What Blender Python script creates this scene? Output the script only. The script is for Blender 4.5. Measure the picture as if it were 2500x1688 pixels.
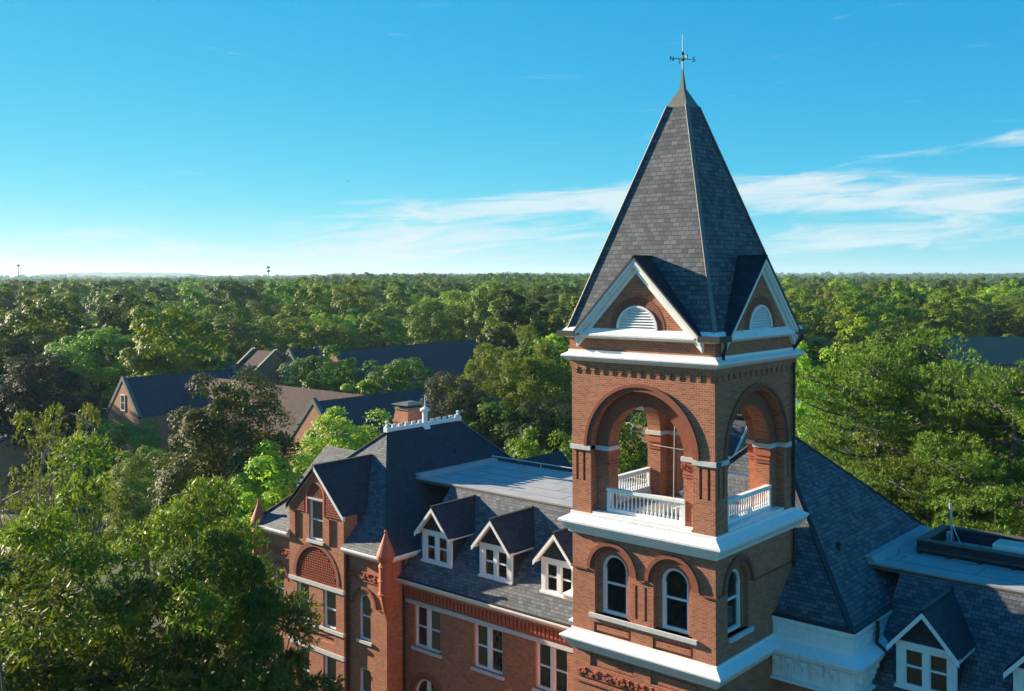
import bpy, math, random
import numpy as np
from mathutils import Matrix, Vector

for o in list(bpy.data.objects):
    bpy.data.objects.remove(o)
SC = bpy.context.scene
COL = SC.collection
R = math.radians

# ------------------------------------------------------------------ camera, sky, sun, exposure
CAMP = Vector((17.16, -30.13, 28.0))
YAW = R(41.0)
cd = bpy.data.cameras.new('camera')
cd.sensor_width = 36.0
cd.lens = 35.5
cd.shift_y = -176.0 / 2500.0
cd.clip_start = 0.5
cd.clip_end = 60000.0
cam = bpy.data.objects.new('camera', cd)
COL.objects.link(cam)
cam.matrix_world = Matrix.Translation(CAMP) @ Matrix.Rotation(YAW, 4, 'Z') @ Matrix.Rotation(R(90), 4, 'X') @ Matrix.Rotation(R(-0.22), 4, 'Z')
SC.camera = cam

SUNV = Vector((-5.95, -1.0, 1.9)).normalized()
SUN_EL = math.asin(SUNV.z)
SUN_AZ = math.atan2(SUNV.x, SUNV.y)

w = bpy.data.worlds.new("World")
SC.world = w
w.use_nodes = True
nt = w.node_tree
nt.nodes.clear()


def N(nt, t, **kw):
    n = nt.nodes.new(t)
    for k, v in kw.items():
        setattr(n, k, v)
    return n


def L(nt, a, b):
    nt.links.new(a, b)


def math_node(nt, op, a=None, b=None, c=None, clamp=False):
    n = N(nt, 'ShaderNodeMath', operation=op)
    n.use_clamp = clamp
    for i, x in enumerate((a, b, c)):
        if x is None:
            continue
        if isinstance(x, (int, float)):
            n.inputs[i].default_value = x
        else:
            L(nt, x, n.inputs[i])
    return n.outputs[0]


def mixcol(nt, fac, a, b, mode='MIX'):
    n = N(nt, 'ShaderNodeMix', data_type='RGBA', blend_type=mode)
    for s, x in ((n.inputs[0], fac), (n.inputs[6], a), (n.inputs[7], b)):
        if isinstance(x, (int, float)):
            s.default_value = x
        elif isinstance(x, tuple):
            s.default_value = (*x, 1) if len(x) == 3 else x
        else:
            L(nt, x, s)
    return n.outputs[2]


sky = N(nt, 'ShaderNodeTexSky', sky_type='NISHITA')
sky.sun_disc = False
sky.sun_elevation = SUN_EL
sky.sun_rotation = SUN_AZ % (2 * math.pi)
sky.altitude = 300
sky.air_density = 0.6
sky.dust_density = 0.0
sky.ozone_density = 6.0
EXPOSURE = 1.6
SKY_STRENGTH = 0.10
ssep = N(nt, 'ShaderNodeSeparateColor')
L(nt, sky.outputs[0], ssep.inputs[0])
scom = N(nt, 'ShaderNodeCombineColor')
for i, (g, k) in enumerate(((1.55, .083), (.58, .325), (.25, .56))):     # colour balance of the photograph's sky
    L(nt, math_node(nt, 'MULTIPLY', math_node(nt, 'POWER', ssep.outputs[i], g), k / (SKY_STRENGTH * 2 ** EXPOSURE)), scom.inputs[i])
SKYCOL = scom.outputs[0]
# thin cirrus and low cloud banks, laid out by direction of view on the sky sphere
tc = N(nt, 'ShaderNodeTexCoord')
sep = N(nt, 'ShaderNodeSeparateXYZ')
L(nt, tc.outputs['Generated'], sep.inputs[0])
sx, sy, sz = sep.outputs
az = math_node(nt, 'ARCTAN2', sx, sy)          # clockwise from +Y
el = math_node(nt, 'ARCSINE', sz)
cv = N(nt, 'ShaderNodeCombineXYZ')
L(nt, math_node(nt, 'MULTIPLY', az, 8.0), cv.inputs[0])
L(nt, math_node(nt, 'MULTIPLY', math_node(nt, 'ADD', el, math_node(nt, 'MULTIPLY', az, -0.05)), 60.0), cv.inputs[1])
n1 = N(nt, 'ShaderNodeTexNoise')
n1.inputs['Scale'].default_value = 1.3
n1.inputs['Detail'].default_value = 9
n1.inputs['Roughness'].default_value = 0.60
n1.inputs['Distortion'].default_value = 0.9
L(nt, cv.outputs[0], n1.inputs['Vector'])


def lobe(a0, e0, wa, we, amp, tilt=0.0):
    da = math_node(nt, 'SUBTRACT', az, a0)
    de = math_node(nt, 'SUBTRACT', math_node(nt, 'SUBTRACT', el, e0), math_node(nt, 'MULTIPLY', da, tilt))
    q = math_node(nt, 'ADD', math_node(nt, 'POWER', math_node(nt, 'DIVIDE', math_node(nt, 'ABSOLUTE', da), wa), 2.0),
                  math_node(nt, 'POWER', math_node(nt, 'DIVIDE', math_node(nt, 'ABSOLUTE', de), we), 2.0))
    return math_node(nt, 'MULTIPLY', math_node(nt, 'EXPONENT', math_node(nt, 'MULTIPLY', q, -1.0)), amp)


def lob(u, v, wu, wv, amp, tilt=0.0):
    # bearings of the cloud banks, read off the photograph once and kept as angles on the sky
    a0 = -YAW + math.atan((u * 1.0757 - 1250) / 2465)
    e0 = math.atan((668 - v * 1.0757) / 2465)
    return lobe(a0, e0, wu * 1.0757 / 2465, wv * 1.0757 / 2465, amp, tilt)


lobs = [lob(1060, 475, 380, 34, 1.0, .04), lob(1360, 455, 240, 34, .9, .0), lob(1080, 535, 420, 30, .95, .02), lob(880, 580, 480, 38, .7, .0), lob(1790, 448, 280, 42, 1.1, -.03), lob(2150, 452, 280, 40, 1.05, .03),
        lob(2010, 385, 200, 20, .85, .17), lob(2180, 545, 300, 34, .95, 0), lob(2330, 352, 70, 20, 1.0, .05), lob(1850, 552, 240, 34, .7, 0),
        lob(180, 540, 170, 22, .75, .06), lob(500, 585, 700, 30, .4, 0), lob(2250, 490, 200, 22, .8, .05), lob(400, 560, 80, 14, .6, 0)]
s = lobs[0]
for q in lobs[1:]:
    s = math_node(nt, 'ADD', s, q)
mr = N(nt, 'ShaderNodeMapRange')
mr.interpolation_type = 'SMOOTHSTEP'
mr.inputs['From Min'].default_value = 0.20
mr.inputs['From Max'].default_value = 1.0
L(nt, math_node(nt, 'ADD', math_node(nt, 'MULTIPLY', math_node(nt, 'MINIMUM', s, 1.3), 0.62), math_node(nt, 'MULTIPLY', math_node(nt, 'SUBTRACT', n1.outputs['Fac'], .5), 1.9)), mr.inputs['Value'])
cl = math_node(nt, 'MULTIPLY', mr.outputs[0], 0.85)
skyc = mixcol(nt, cl, SKYCOL, tuple(c / (SKY_STRENGTH * 2 ** EXPOSURE) for c in (.80, .91, .95)))
bg = N(nt, 'ShaderNodeBackground')
bg.inputs['Strength'].default_value = SKY_STRENGTH
L(nt, skyc, bg.inputs['Color'])
wo = N(nt, 'ShaderNodeOutputWorld')
L(nt, bg.outputs[0], wo.inputs['Surface'])

sd = bpy.data.lights.new('sun', 'SUN')
sd.energy = 5.0
sd.angle = R(0.5)
sd.color = (1.0, 0.85, 0.64)
sun = bpy.data.objects.new('sun', sd)
COL.objects.link(sun)
sun.rotation_euler = SUNV.to_track_quat('Z', 'Y').to_euler()

SC.view_settings.view_transform = 'Standard'
SC.view_settings.look = 'None'
SC.view_settings.exposure = EXPOSURE
SC.view_settings.gamma = 1.0
SC.cycles.max_bounces = 6
SC.cycles.transparent_max_bounces = 6
SC.cycles.use_denoising = True


# ------------------------------------------------------------------ materials
def new_mat(name):
    m = bpy.data.materials.new(name)
    m.use_nodes = True
    t = m.node_tree
    b = t.nodes['Principled BSDF']
    return m, t, b


def simple(name, col, rough=.6, metal=0.0, noise=0.0, nscale=3.0, spec=.5):
    m, t, b = new_mat(name)
    b.inputs['Base Color'].default_value = (*col, 1)
    b.inputs['Roughness'].default_value = rough
    b.inputs['Metallic'].default_value = metal
    b.inputs['Specular IOR Level'].default_value = spec
    if noise > 0:
        g = N(t, 'ShaderNodeTexCoord')
        n = N(t, 'ShaderNodeTexNoise')
        n.inputs['Scale'].default_value = nscale
        n.inputs['Detail'].default_value = 6
        n.inputs['Roughness'].default_value = .65
        L(t, g.outputs['Object'], n.inputs['Vector'])
        f = math_node(t, 'MULTIPLY_ADD', n.outputs['Fac'], noise * 2, 1 - noise)
        hv = N(t, 'ShaderNodeHueSaturation')
        hv.inputs['Color'].default_value = (*col, 1)
        L(t, f, hv.inputs['Value'])
        L(t, hv.outputs[0], b.inputs['Base Color'])
    return m


def brickmat(name, c1, c2, mortar, bw, rh, ms, rough=.85, offset=.5, wear=.25, wscale=.6, bias=0.0, bump=.25, stain=None, spec=.3):
    m, t, b = new_mat(name)
    uv = N(t, 'ShaderNodeUVMap')
    br = N(t, 'ShaderNodeTexBrick')
    br.offset = offset
    br.inputs['Color1'].default_value = (*c1, 1)
    br.inputs['Color2'].default_value = (*c2, 1)
    br.inputs['Mortar'].default_value = (*mortar, 1)
    br.inputs['Scale'].default_value = 1.0
    br.inputs['Mortar Size'].default_value = ms
    br.inputs['Mortar Smooth'].default_value = .3
    br.inputs['Bias'].default_value = bias
    br.inputs['Brick Width'].default_value = bw
    br.inputs['Row Height'].default_value = rh
    L(t, uv.outputs[0], br.inputs['Vector'])
    g = N(t, 'ShaderNodeTexCoord')
    n = N(t, 'ShaderNodeTexNoise')
    n.inputs['Scale'].default_value = wscale
    n.inputs['Detail'].default_value = 8
    n.inputs['Roughness'].default_value = .7
    L(t, g.outputs['Object'], n.inputs['Vector'])
    f = math_node(t, 'MULTIPLY_ADD', n.outputs['Fac'], wear * 2, 1 - wear)
    hv = N(t, 'ShaderNodeHueSaturation')
    L(t, br.outputs['Color'], hv.inputs['Color'])
    L(t, f, hv.inputs['Value'])
    out = hv.outputs[0]
    if stain:
        n2 = N(t, 'ShaderNodeTexNoise')
        n2.inputs['Scale'].default_value = 1.1
        n2.inputs['Detail'].default_value = 5
        mp = N(t, 'ShaderNodeMapping')
        mp.inputs['Scale'].default_value = (1.6, 1.6, .35)
        L(t, g.outputs['Object'], mp.inputs[0])
        L(t, mp.outputs[0], n2.inputs['Vector'])
        mr2 = N(t, 'ShaderNodeMapRange')
        mr2.inputs['From Min'].default_value = .58
        mr2.inputs['From Max'].default_value = .75
        mr2.inputs['To Max'].default_value = .45
        L(t, n2.outputs['Fac'], mr2.inputs['Value'])
        out = mixcol(t, mr2.outputs[0], out, stain)
    L(t, out, b.inputs['Base Color'])
    b.inputs['Roughness'].default_value = rough
    b.inputs['Specular IOR Level'].default_value = spec
    bp = N(t, 'ShaderNodeBump')
    bp.inputs['Strength'].default_value = bump
    bp.inputs['Distance'].default_value = .02
    bp.invert = True
    L(t, br.outputs['Fac'], bp.inputs['Height'])
    L(t, bp.outputs[0], b.inputs['Normal'])
    return m


BRICK = brickmat('red_brick', (.48, .146, .066), (.28, .078, .044), (.42, .26, .17),   .22, .075, .009, wear=.32, wscale=.55, stain=(.30, .17, .11))
BRICK_DK = brickmat('dark_brick', (.30, .085, .05), (.24, .07, .04), (.22, .10, .07), .075, .22, .007, wear=.25, wscale=1.5)
BRICK_BG = brickmat('hall_brick', (.56, .20, .095), (.42, .14, .07), (.45, .28, .2), .24, .08, .012, wear=.2, wscale=.4)
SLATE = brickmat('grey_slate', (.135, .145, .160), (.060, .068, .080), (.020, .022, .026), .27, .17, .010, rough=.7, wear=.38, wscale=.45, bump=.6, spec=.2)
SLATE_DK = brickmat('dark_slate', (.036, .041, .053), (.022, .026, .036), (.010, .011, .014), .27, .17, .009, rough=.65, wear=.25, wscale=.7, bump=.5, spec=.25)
SLATE_BR = brickmat('brown_slate', (.105, .070, .060), (.08, .054, .048), (.05, .036, .032), .3, .2, .01, rough=.85, wear=.3, wscale=.15, bump=.2, stain=(.17, .145, .125), spec=.1)
SLATE_BG = brickmat('hall_slate', (.055, .062, .078), (.038, .045, .06), (.02, .022, .03), .3, .22, .01, rough=.7, wear=.25, wscale=.3)
WHITE = simple('white_paint', (.80, .79, .76), .5, noise=.08, nscale=2.5)
_t = WHITE.node_tree
_src = _t.nodes['Principled BSDF'].inputs['Base Color'].links[0].from_socket
_g, _mp, _n, _r = N(_t, 'ShaderNodeTexCoord'), N(_t, 'ShaderNodeMapping'), N(_t, 'ShaderNodeTexNoise'), N(_t, 'ShaderNodeMapRange')
_mp.inputs['Scale'].default_value = (5.5, 5.5, .8)
_n.inputs['Scale'].default_value = 1.0
_n.inputs['Detail'].default_value = 6
_r.inputs['From Min'].default_value, _r.inputs['From Max'].default_value, _r.inputs['To Max'].default_value = .56, .78, .38
L(_t, _g.outputs['Object'], _mp.inputs[0])
L(_t, _mp.outputs[0], _n.inputs['Vector'])
L(_t, _n.outputs['Fac'], _r.inputs['Value'])
L(_t, mixcol(_t, _r.outputs[0], _src, (.40, .37, .31)), _t.nodes['Principled BSDF'].inputs['Base Color'])
STONE = simple('grey_marble', (.56, .55, .53), .6, noise=.28, nscale=5)
TERRA = simple('terracotta', (.40, .105, .05), .7, noise=.22, nscale=3)
COPPER = simple('dark_metal', (.035, .030, .028), .5, metal=.3, noise=.2)
LEAD = simple('grey_lead', (.13, .135, .11), .55, metal=.2, noise=.35, nscale=4)
FLAT = simple('roof_membrane', (.31, .31, .305), .8, noise=.30, nscale=.9)
SEAM = simple('membrane_seam', (.14, .14, .14), .8)
DARKW = simple('brown_fascia', (.09, .07, .05), .7, noise=.3)
INNER = simple('dark_interior', (.02, .018, .016), .9)
GALV = simple('galvanised_steel', (.62, .62, .6), .35, metal=.6, noise=.1)
HIPM = simple('hip_flashing', (.20, .17, .15), .5, metal=.2, noise=.25)
TARP = simple('blue_tarp', (.16, .38, .72), .5, noise=.2, nscale=1.5)
PALE = simple('pale_stucco', (.55, .52, .47), .8, noise=.15, nscale=.6)
BARK = simple('bark', (.13, .105, .085), .9, noise=.4, nscale=4)
BARK_PALE = simple('grey_bark', (.30, .265, .22), .9, noise=.35, nscale=4)

GLASS, gt, gb = new_mat('window_glass')
gb.inputs['Base Color'].default_value = (.012, .014, .014, 1)
gb.inputs['Roughness'].default_value = .04
gb.inputs['Specular IOR Level'].default_value = .8
gn = N(gt, 'ShaderNodeTexNoise')
gn.inputs['Scale'].default_value = 1.4
gc = N(gt, 'ShaderNodeTexCoord')
L(gt, gc.outputs['Object'], gn.inputs['Vector'])
gbp = N(gt, 'ShaderNodeBump')
gbp.inputs['Strength'].default_value = .15
gbp.inputs['Distance'].default_value = .1
L(gt, gn.outputs['Fac'], gbp.inputs['Height'])
L(gt, gbp.outputs[0], gb.inputs['Normal'])


def leafmat(name, trans=.28, rough=.55, spec=.15, var=.28):
    m, t, b = new_mat(name)
    oi = N(t, 'ShaderNodeObjectInfo')
    ge = N(t, 'ShaderNodeNewGeometry')
    hv = N(t, 'ShaderNodeHueSaturation')
    L(t, oi.outputs['Color'], hv.inputs['Color'])
    rv = math_node(t, 'MULTIPLY_ADD', ge.outputs['Random Per Island'], var * 2, 1 - var)
    ro = math_node(t, 'MULTIPLY_ADD', oi.outputs['Random'], .80, .58)
    L(t, math_node(t, 'MULTIPLY', rv, ro), hv.inputs['Value'])
    hr = math_node(t, 'MULTIPLY_ADD', oi.outputs['Random'], .045, .478)
    L(t, math_node(t, 'MULTIPLY_ADD', ge.outputs['Random Per Island'], -.03, math_node(t, 'ADD', hr, .015)), hv.inputs['Hue'])
    L(t, hv.outputs[0], b.inputs['Base Color'])
    b.inputs['Roughness'].default_value = rough
    b.inputs['Specular IOR Level'].default_value = spec
    tr = N(t, 'ShaderNodeBsdfTranslucent')
    tcol = mixcol(t, 1.0, hv.outputs[0], (1.25, 1.35, .7), 'MULTIPLY')
    L(t, tcol, tr.inputs['Color'])
    mx = N(t, 'ShaderNodeMixShader')
    mx.inputs[0].default_value = trans
    L(t, b.outputs[0], mx.inputs[1])
    L(t, tr.outputs[0], mx.inputs[2])
    L(t, mx.outputs[0], t.nodes['Material Output'].inputs['Surface'])
    return m


LEAF = leafmat('leaf')
LEAF_GLOSS = leafmat('glossy_leaf', .2, .6, .10, .25)
NEEDLE = leafmat('needle', .25, .6, .25, .35)


# ------------------------------------------------------------------ mesh builder
class MB:
    def __init__(self):
        self.v, self.f, self.m, self.mats = [], [], [], []

    def mi(self, mat):
        if mat not in self.mats:
            self.mats.append(mat)
        return self.mats.index(mat)

    def face(self, pts, mat):
        i = len(self.v)
        self.v.extend([tuple(p) for p in pts])
        self.f.append(list(range(i, i + len(pts))))
        self.m.append(self.mi(mat))

    def box(self, x0, y0, z0, x1, y1, z1, mat, skip=''):
        if x0 > x1: x0, x1 = x1, x0
        if y0 > y1: y0, y1 = y1, y0
        if z0 > z1: z0, z1 = z1, z0
        p = [(x0, y0, z0), (x1, y0, z0), (x1, y1, z0), (x0, y1, z0), (x0, y0, z1), (x1, y0, z1), (x1, y1, z1), (x0, y1, z1)]
        for k, q in dict(b=(0, 3, 2, 1), t=(4, 5, 6, 7), f=(0, 1, 5, 4), r=(1, 2, 6, 5), k=(2, 3, 7, 6), l=(3, 0, 4, 7)).items():
            if k not in skip:
                self.face([p[i] for i in q], mat)

    def obox(self, o, ux, uy, uz, mat):
        """box from corner o along three vectors"""
        o, ux, uy, uz = map(Vector, (o, ux, uy, uz))
        p = [o, o + ux, o + ux + uy, o + uy, o + uz, o + ux + uz, o + ux + uy + uz, o + uy + uz]
        for q in ((0, 3, 2, 1), (4, 5, 6, 7), (0, 1, 5, 4), (1, 2, 6, 5), (2, 3, 7, 6), (3, 0, 4, 7)):
            self.face([p[i] for i in q], mat)

    def bar(self, a, b, wd, ht, mat, up=(0, 0, 1)):
        """rectangular bar centred on the segment a-b"""
        a, b = Vector(a), Vector(b)
        d = b - a
        s = d.cross(Vector(up))
        if s.length < 1e-6:
            s = d.cross(Vector((1, 0, 0)))
        s.normalize()
        u = s.cross(d).normalized()
        self.obox(a - s * wd / 2 - u * ht / 2, s * wd, d, u * ht, mat)

    def tube(self, pts, rad, mat, n=8, caps=True):
        rings = []
        pts = [Vector(p) for p in pts]
        if not hasattr(rad, '__len__'):
            rad = [rad] * len(pts)
        for i, p in enumerate(pts):
            d = (pts[min(i + 1, len(pts) - 1)] - pts[max(i - 1, 0)]).normalized()
            a = d.cross(Vector((.3, .2, 1) if abs(d.z) < .9 else (1, .1, 0))).normalized()
            b = d.cross(a)
            rings.append([p + (a * math.cos(2 * math.pi * k / n) + b * math.sin(2 * math.pi * k / n)) * rad[i] for k in range(n)])
        for r0, r1 in zip(rings, rings[1:]):
            for k in range(n):
                self.face([r0[k], r0[(k + 1) % n], r1[(k + 1) % n], r1[k]], mat)
        if caps:
            self.face(rings[0][::-1], mat)
            self.face(rings[-1], mat)

    def lathe(self, c, prof, mat, n=16):
        """prof: list of (radius, z) about the vertical through c"""
        cx, cy = c
        for (r0, z0), (r1, z1) in zip(prof, prof[1:]):
            for k in range(n):
                a0, a1 = 2 * math.pi * k / n, 2 * math.pi * (k + 1) / n
                q = [(cx + r0 * math.cos(a0), cy + r0 * math.sin(a0), z0), (cx + r0 * math.cos(a1), cy + r0 * math.sin(a1), z0),
                     (cx + r1 * math.cos(a1), cy + r1 * math.sin(a1), z1), (cx + r1 * math.cos(a0), cy + r1 * math.sin(a0), z1)]
                if r0 < 1e-6: q = [q[0], q[2], q[3]]
                elif r1 < 1e-6: q = q[:3]
                self.face(q, mat)

    def ring(self, x0, y0, x1, y1, prof, mat, sides='frkl'):
        """moulding with profile (projection, z) mitred round a rectangle"""
        for (p0, z0), (p1, z1) in zip(prof, prof[1:]):
            def c(p, z):
                return [(x0 - p, y0 - p, z), (x1 + p, y0 - p, z), (x1 + p, y1 + p, z), (x0 - p, y1 + p, z)]
            A, B = c(p0, z0), c(p1, z1)
            for k, s in enumerate('frkl'):
                if s in sides:
                    j = (k + 1) % 4
                    self.face([B[k], B[j], A[j], A[k]], mat)

    def run(self, a, b, nrm, prof, mat, caps=True):
        """straight moulding from a to b (xy), outward normal nrm, profile (projection, z)"""
        nx, ny = nrm
        P = lambda q, p, z: (q[0] + nx * p, q[1] + ny * p, z)
        for (p0, z0), (p1, z1) in zip(prof, prof[1:]):
            self.face([P(a, p1, z1), P(b, p1, z1), P(b, p0, z0), P(a, p0, z0)], mat)
        if caps:
            self.face([P(a, p, z) for p, z in prof], mat)
            self.face([P(b, p, z) for p, z in prof][::-1], mat)

    def build(self, name, parent=None, smooth=False):
        me = bpy.data.meshes.new(name)
        me.from_pydata(self.v, [], self.f)
        for m in self.mats:
            me.materials.append(m)
        me.polygons.foreach_set('material_index', self.m)
        uvl = me.uv_layers.new(name='UVMap')
        data = np.zeros(len(me.loops) * 2, np.float32)
        for p in me.polygons:
            n = p.normal
            if abs(n.z) > .97:
                t, s2 = Vector((1, 0, 0)), Vector((0, 1, 0))
            else:
                t = Vector((-n.y, n.x, 0)).normalized()
                s2 = n.cross(t)
                if s2.z < 0:
                    s2 = -s2
            for li in p.loop_indices:
                co = me.vertices[me.loops[li].vertex_index].co
                data[2 * li] = co.dot(t)
                data[2 * li + 1] = co.dot(s2)
        uvl.data.foreach_set('uv', data)
        if smooth:
            me.polygons.foreach_set('use_smooth', [True] * len(me.polygons))
        o = bpy.data.objects.new(name, me)
        COL.objects.link(o)
        if parent is not None:
            o.parent = parent
            o.matrix_parent_inverse = Matrix.Translation(-wloc(parent))
        return o


def wloc(o):
    l = Vector((0, 0, 0))
    while o is not None:
        l = l + o.location
        if o.parent is not None:
            l = l + o.matrix_parent_inverse.translation
        o = o.parent
    return l


def tag(o, label, cat, group=None, kind=None):
    if label: o['label'] = label
    if cat: o['category'] = cat
    if group: o['group'] = group
    if kind: o['kind'] = kind
    return o


def empty(name, loc, label, cat, group=None):
    o = bpy.data.objects.new(name, None)
    o.location = loc
    o.empty_display_size = .5
    COL.objects.link(o)
    return tag(o, label, cat, group)


# walls described in (u, z, depth); depth is measured inwards from the face
class Face:
    def __init__(s, o, u, n):
        s.o, s.u, s.n = Vector((*o, 0)), Vector((*u, 0)), Vector((*n, 0))

    def __call__(s, u, z, d=0.0):
        q = s.o + s.u * u - s.n * d
        return (q.x, q.y, z)


def arc_pts(c, w, zs, k=14, rise=None):
    rise = w if rise is None else rise
    return [(c - w * math.cos(math.pi * i / k), zs + rise * math.sin(math.pi * i / k)) for i in range(k + 1)]


def outline(op):
    """top curve of an opening from left to right"""
    if op.get('kind', 'arch') == 'rect':
        return [(op['c'] - op['w'], op['zs']), (op['c'] + op['w'], op['zs'])]
    return arc_pts(op['c'], op['w'], op['zs'], op.get('k', 14), op.get('rise'))


def wall(mb, F, u0, u1, z0, z1, ops, mat, dep=0.0, top=None):
    """wall plane with openings cut out; op: c,w,z0,zs,kind,depth,back,rmat ; top(u): optional sloped top"""
    us = {round(u0, 4), round(u1, 4)}
    for op in ops:
        op['_o'] = outline(op)
        for u, _ in op['_o']:
            us.add(round(u, 4))
    if top:
        us.add(top[0])
    us = sorted(x for x in us if u0 - 1e-6 <= x <= u1 + 1e-6)
    T = top[1] if top else (lambda u: z1)

    def curve(op, u):
        o = op['_o']
        for (a, za), (b, zb) in zip(o, o[1:]):
            if a - 1e-3 <= u <= b + 1e-3:
                t = 0 if b - a < 1e-9 else min(max((u - a) / (b - a), 0), 1)
                return za + (zb - za) * t
        return o[-1][1]
    for a, b in zip(us, us[1:]):
        if b - a < 1e-5:
            continue
        mid = (a + b) / 2
        sp = sorted([op for op in ops if op['c'] - op['w'] < mid < op['c'] + op['w']], key=lambda o: o['z0'])
        la, lb = z0, z0
        for op in sp:
            if op['z0'] > la + 1e-6 or op['z0'] > lb + 1e-6:
                mb.face([F(a, la, dep), F(b, lb, dep), F(b, op['z0'], dep), F(a, op['z0'], dep)], mat)
            la, lb = curve(op, a), curve(op, b)
        mb.face([F(a, la, dep), F(b, lb, dep), F(b, T(b), dep), F(a, T(a), dep)], mat)
    for op in ops:
        d = op.get('depth', 0)
        if d:
            o = op['_o']
            rm = op.get('rmat', mat)
            l, r = op['c'] - op['w'], op['c'] + op['w']
            D0, D1 = dep, dep + d
            mb.face([F(l, op['z0'], D0), F(l, op['z0'], D1), F(l, op['zs'], D1), F(l, op['zs'], D0)], rm)
            mb.face([F(r, op['z0'], D1), F(r, op['z0'], D0), F(r, op['zs'], D0), F(r, op['zs'], D1)], rm)
            mb.face([F(l, op['z0'], D1), F(l, op['z0'], D0), F(r, op['z0'], D0), F(r, op['z0'], D1)], rm)
            for (a, za), (b, zb) in zip(o, o[1:]):
                mb.face([F(a, za, D0), F(a, za, D1), F(b, zb, D1), F(b, zb, D0)], rm)
            if op.get('back'):
                mb.face([F(l, op['z0'], D1), F(r, op['z0'], D1)] + [F(a, z, D1) for a, z in o[::-1]], op['back'])


def archband(mb, F, c, zs, r0, r1, proud, mat, k=20, legs=0.0, rise=None, dep=0.0):
    """projecting arch ring between radii r0<r1, with optional straight legs below the spring line"""
    f = 1 if rise is None else rise / r1
    A, B = arc_pts(c, r0, zs, k, r0 * f), arc_pts(c, r1, zs, k, r1 * f)
    if legs:
        A = [(c - r0, zs - legs)] + A + [(c + r0, zs - legs)]
        B = [(c - r1, zs - legs)] + B + [(c + r1, zs - legs)]
    p = dep - proud
    for i in range(len(A) - 1):
        a0, a1, b0, b1 = A[i], A[i + 1], B[i], B[i + 1]
        mb.face([F(*a0, p), F(*a1, p), F(*b1, p), F(*b0, p)], mat)
        mb.face([F(*b0, p), F(*b1, p), F(*b1, dep), F(*b0, dep)], mat)
        mb.face([F(*a1, p), F(*a0, p), F(*a0, dep), F(*a1, dep)], mat)
    for a, b in ((A[0], B[0]), (A[-1], B[-1])):
        mb.face([F(*a, p), F(*b, p), F(*b, dep), F(*a, dep)], mat)


def fbox(mb, F, u0, u1, z0, z1, d0, d1, mat):
    """box on a wall face, from depth d0 (outer, may be negative) to d1"""
    P = [F(u, z, d) for d in (d0, d1) for z in (z0, z1) for u in (u0, u1)]
    for q in ((0, 1, 3, 2), (5, 4, 6, 7), (4, 0, 2, 6), (1, 5, 7, 3), (2, 3, 7, 6), (4, 5, 1, 0)):
        mb.face([P[i] for i in q], mat)


def sash(mb, F, c, w, z0, zs, dep, arch=False, fr=.09, meet=None, mull=False, rise=None):
    """white sash window filling an opening, glass behind"""
    d0, d1 = dep - .09, dep
    h = w if rise is None else rise
    if arch:
        k = 16
        A, B = arc_pts(c, w - fr, zs, k, h - fr if h > fr else h), arc_pts(c, w, zs, k, h)
        for i in range(k):
            mb.face([F(*A[i], d0), F(*A[i + 1], d0), F(*B[i + 1], d0), F(*B[i], d0)], WHITE)
            mb.face([F(*A[i + 1], d0), F(*A[i], d0), F(*A[i], d1), F(*A[i + 1], d1)], WHITE)
        mb.face([F(c - w, z0, d1), F(c + w, z0, d1)] + [F(a, z, d1) for a, z in B[::-1]], GLASS)
        ztop = zs
    else:
        fbox(mb, F, c - w, c + w, zs - fr, zs, d0, d1, WHITE)
        mb.face([F(c - w, z0, d1), F(c + w, z0, d1), F(c + w, zs, d1), F(c - w, zs, d1)], GLASS)
        ztop = zs - fr
    fbox(mb, F, c - w, c - w + fr, z0 + fr, ztop, d0, d1, WHITE)
    fbox(mb, F, c + w - fr, c + w, z0 + fr, ztop, d0, d1, WHITE)
    fbox(mb, F, c - w, c + w, z0, z0 + fr * 1.15, d0 - .01, d1, WHITE)
    zt = zs + (h if arch else 0)
    zm = (z0 + zt) / 2 if meet is None else meet
    spans = [(c - w + fr, c + w - fr)]
    if mull:
        mw = .11
        fbox(mb, F, c - mw, c + mw, z0 + fr, ztop if not arch else zs + h * .97, d0 - .015, d1 - .003, WHITE)
        spans = [(c - w + fr, c - mw), (c + mw, c + w - fr)]
    for a, b in spans:
        fbox(mb, F, a, b, zm - .035, zm + .035, d0 + .025, d1 - .002, WHITE)
        for q in (a, b):        # thin sash stiles
            s0, s1 = (q, q + .035) if q == a else (q - .035, q)
            fbox(mb, F, s0, s1, z0 + fr * 1.15, ztop - .002, d0 + .035, d1 - .001, WHITE)


def slab(mb, pts, th, mat, edge=None):
    """thick sheet: upper polygon pts, dropped by th along its normal"""
    p = [Vector(q) for q in pts]
    n = (p[1] - p[0]).cross(p[2] - p[0]).normalized()
    if n.z < 0:
        p = p[::-1]
        n = -n
    b = [q - n * th for q in p]
    mb.face(p, mat)
    mb.face(b[::-1], edge or mat)
    for i in range(len(p)):
        j = (i + 1) % len(p)
        mb.face([p[i], b[i], b[j], p[j]], edge or mat)


# ------------------------------------------------------------------ the main building
BLD = empty('college_building', (-10, 8, 0), 'red brick Victorian college building with a tall slate-spired bell tower, dormers and gabled end pavilion', 'building')

# ---- bell tower
TX0, TX1, TY0, TY1 = -6.06, 0.0, 0.0, 6.0
TCX, TCY = -3.03, 3.0
FRONT = Face((TX0, TY0), (1, 0), (0, -1))     # u = x - TX0
RIGHT = Face((TX1, TY0), (0, 1), (1, 0))
BACK = Face((TX1, TY1), (-1, 0), (0, 1))
LEFT = Face((TX0, TY1), (0, -1), (-1, 0))
WT = 6.06
t = MB()
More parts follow.
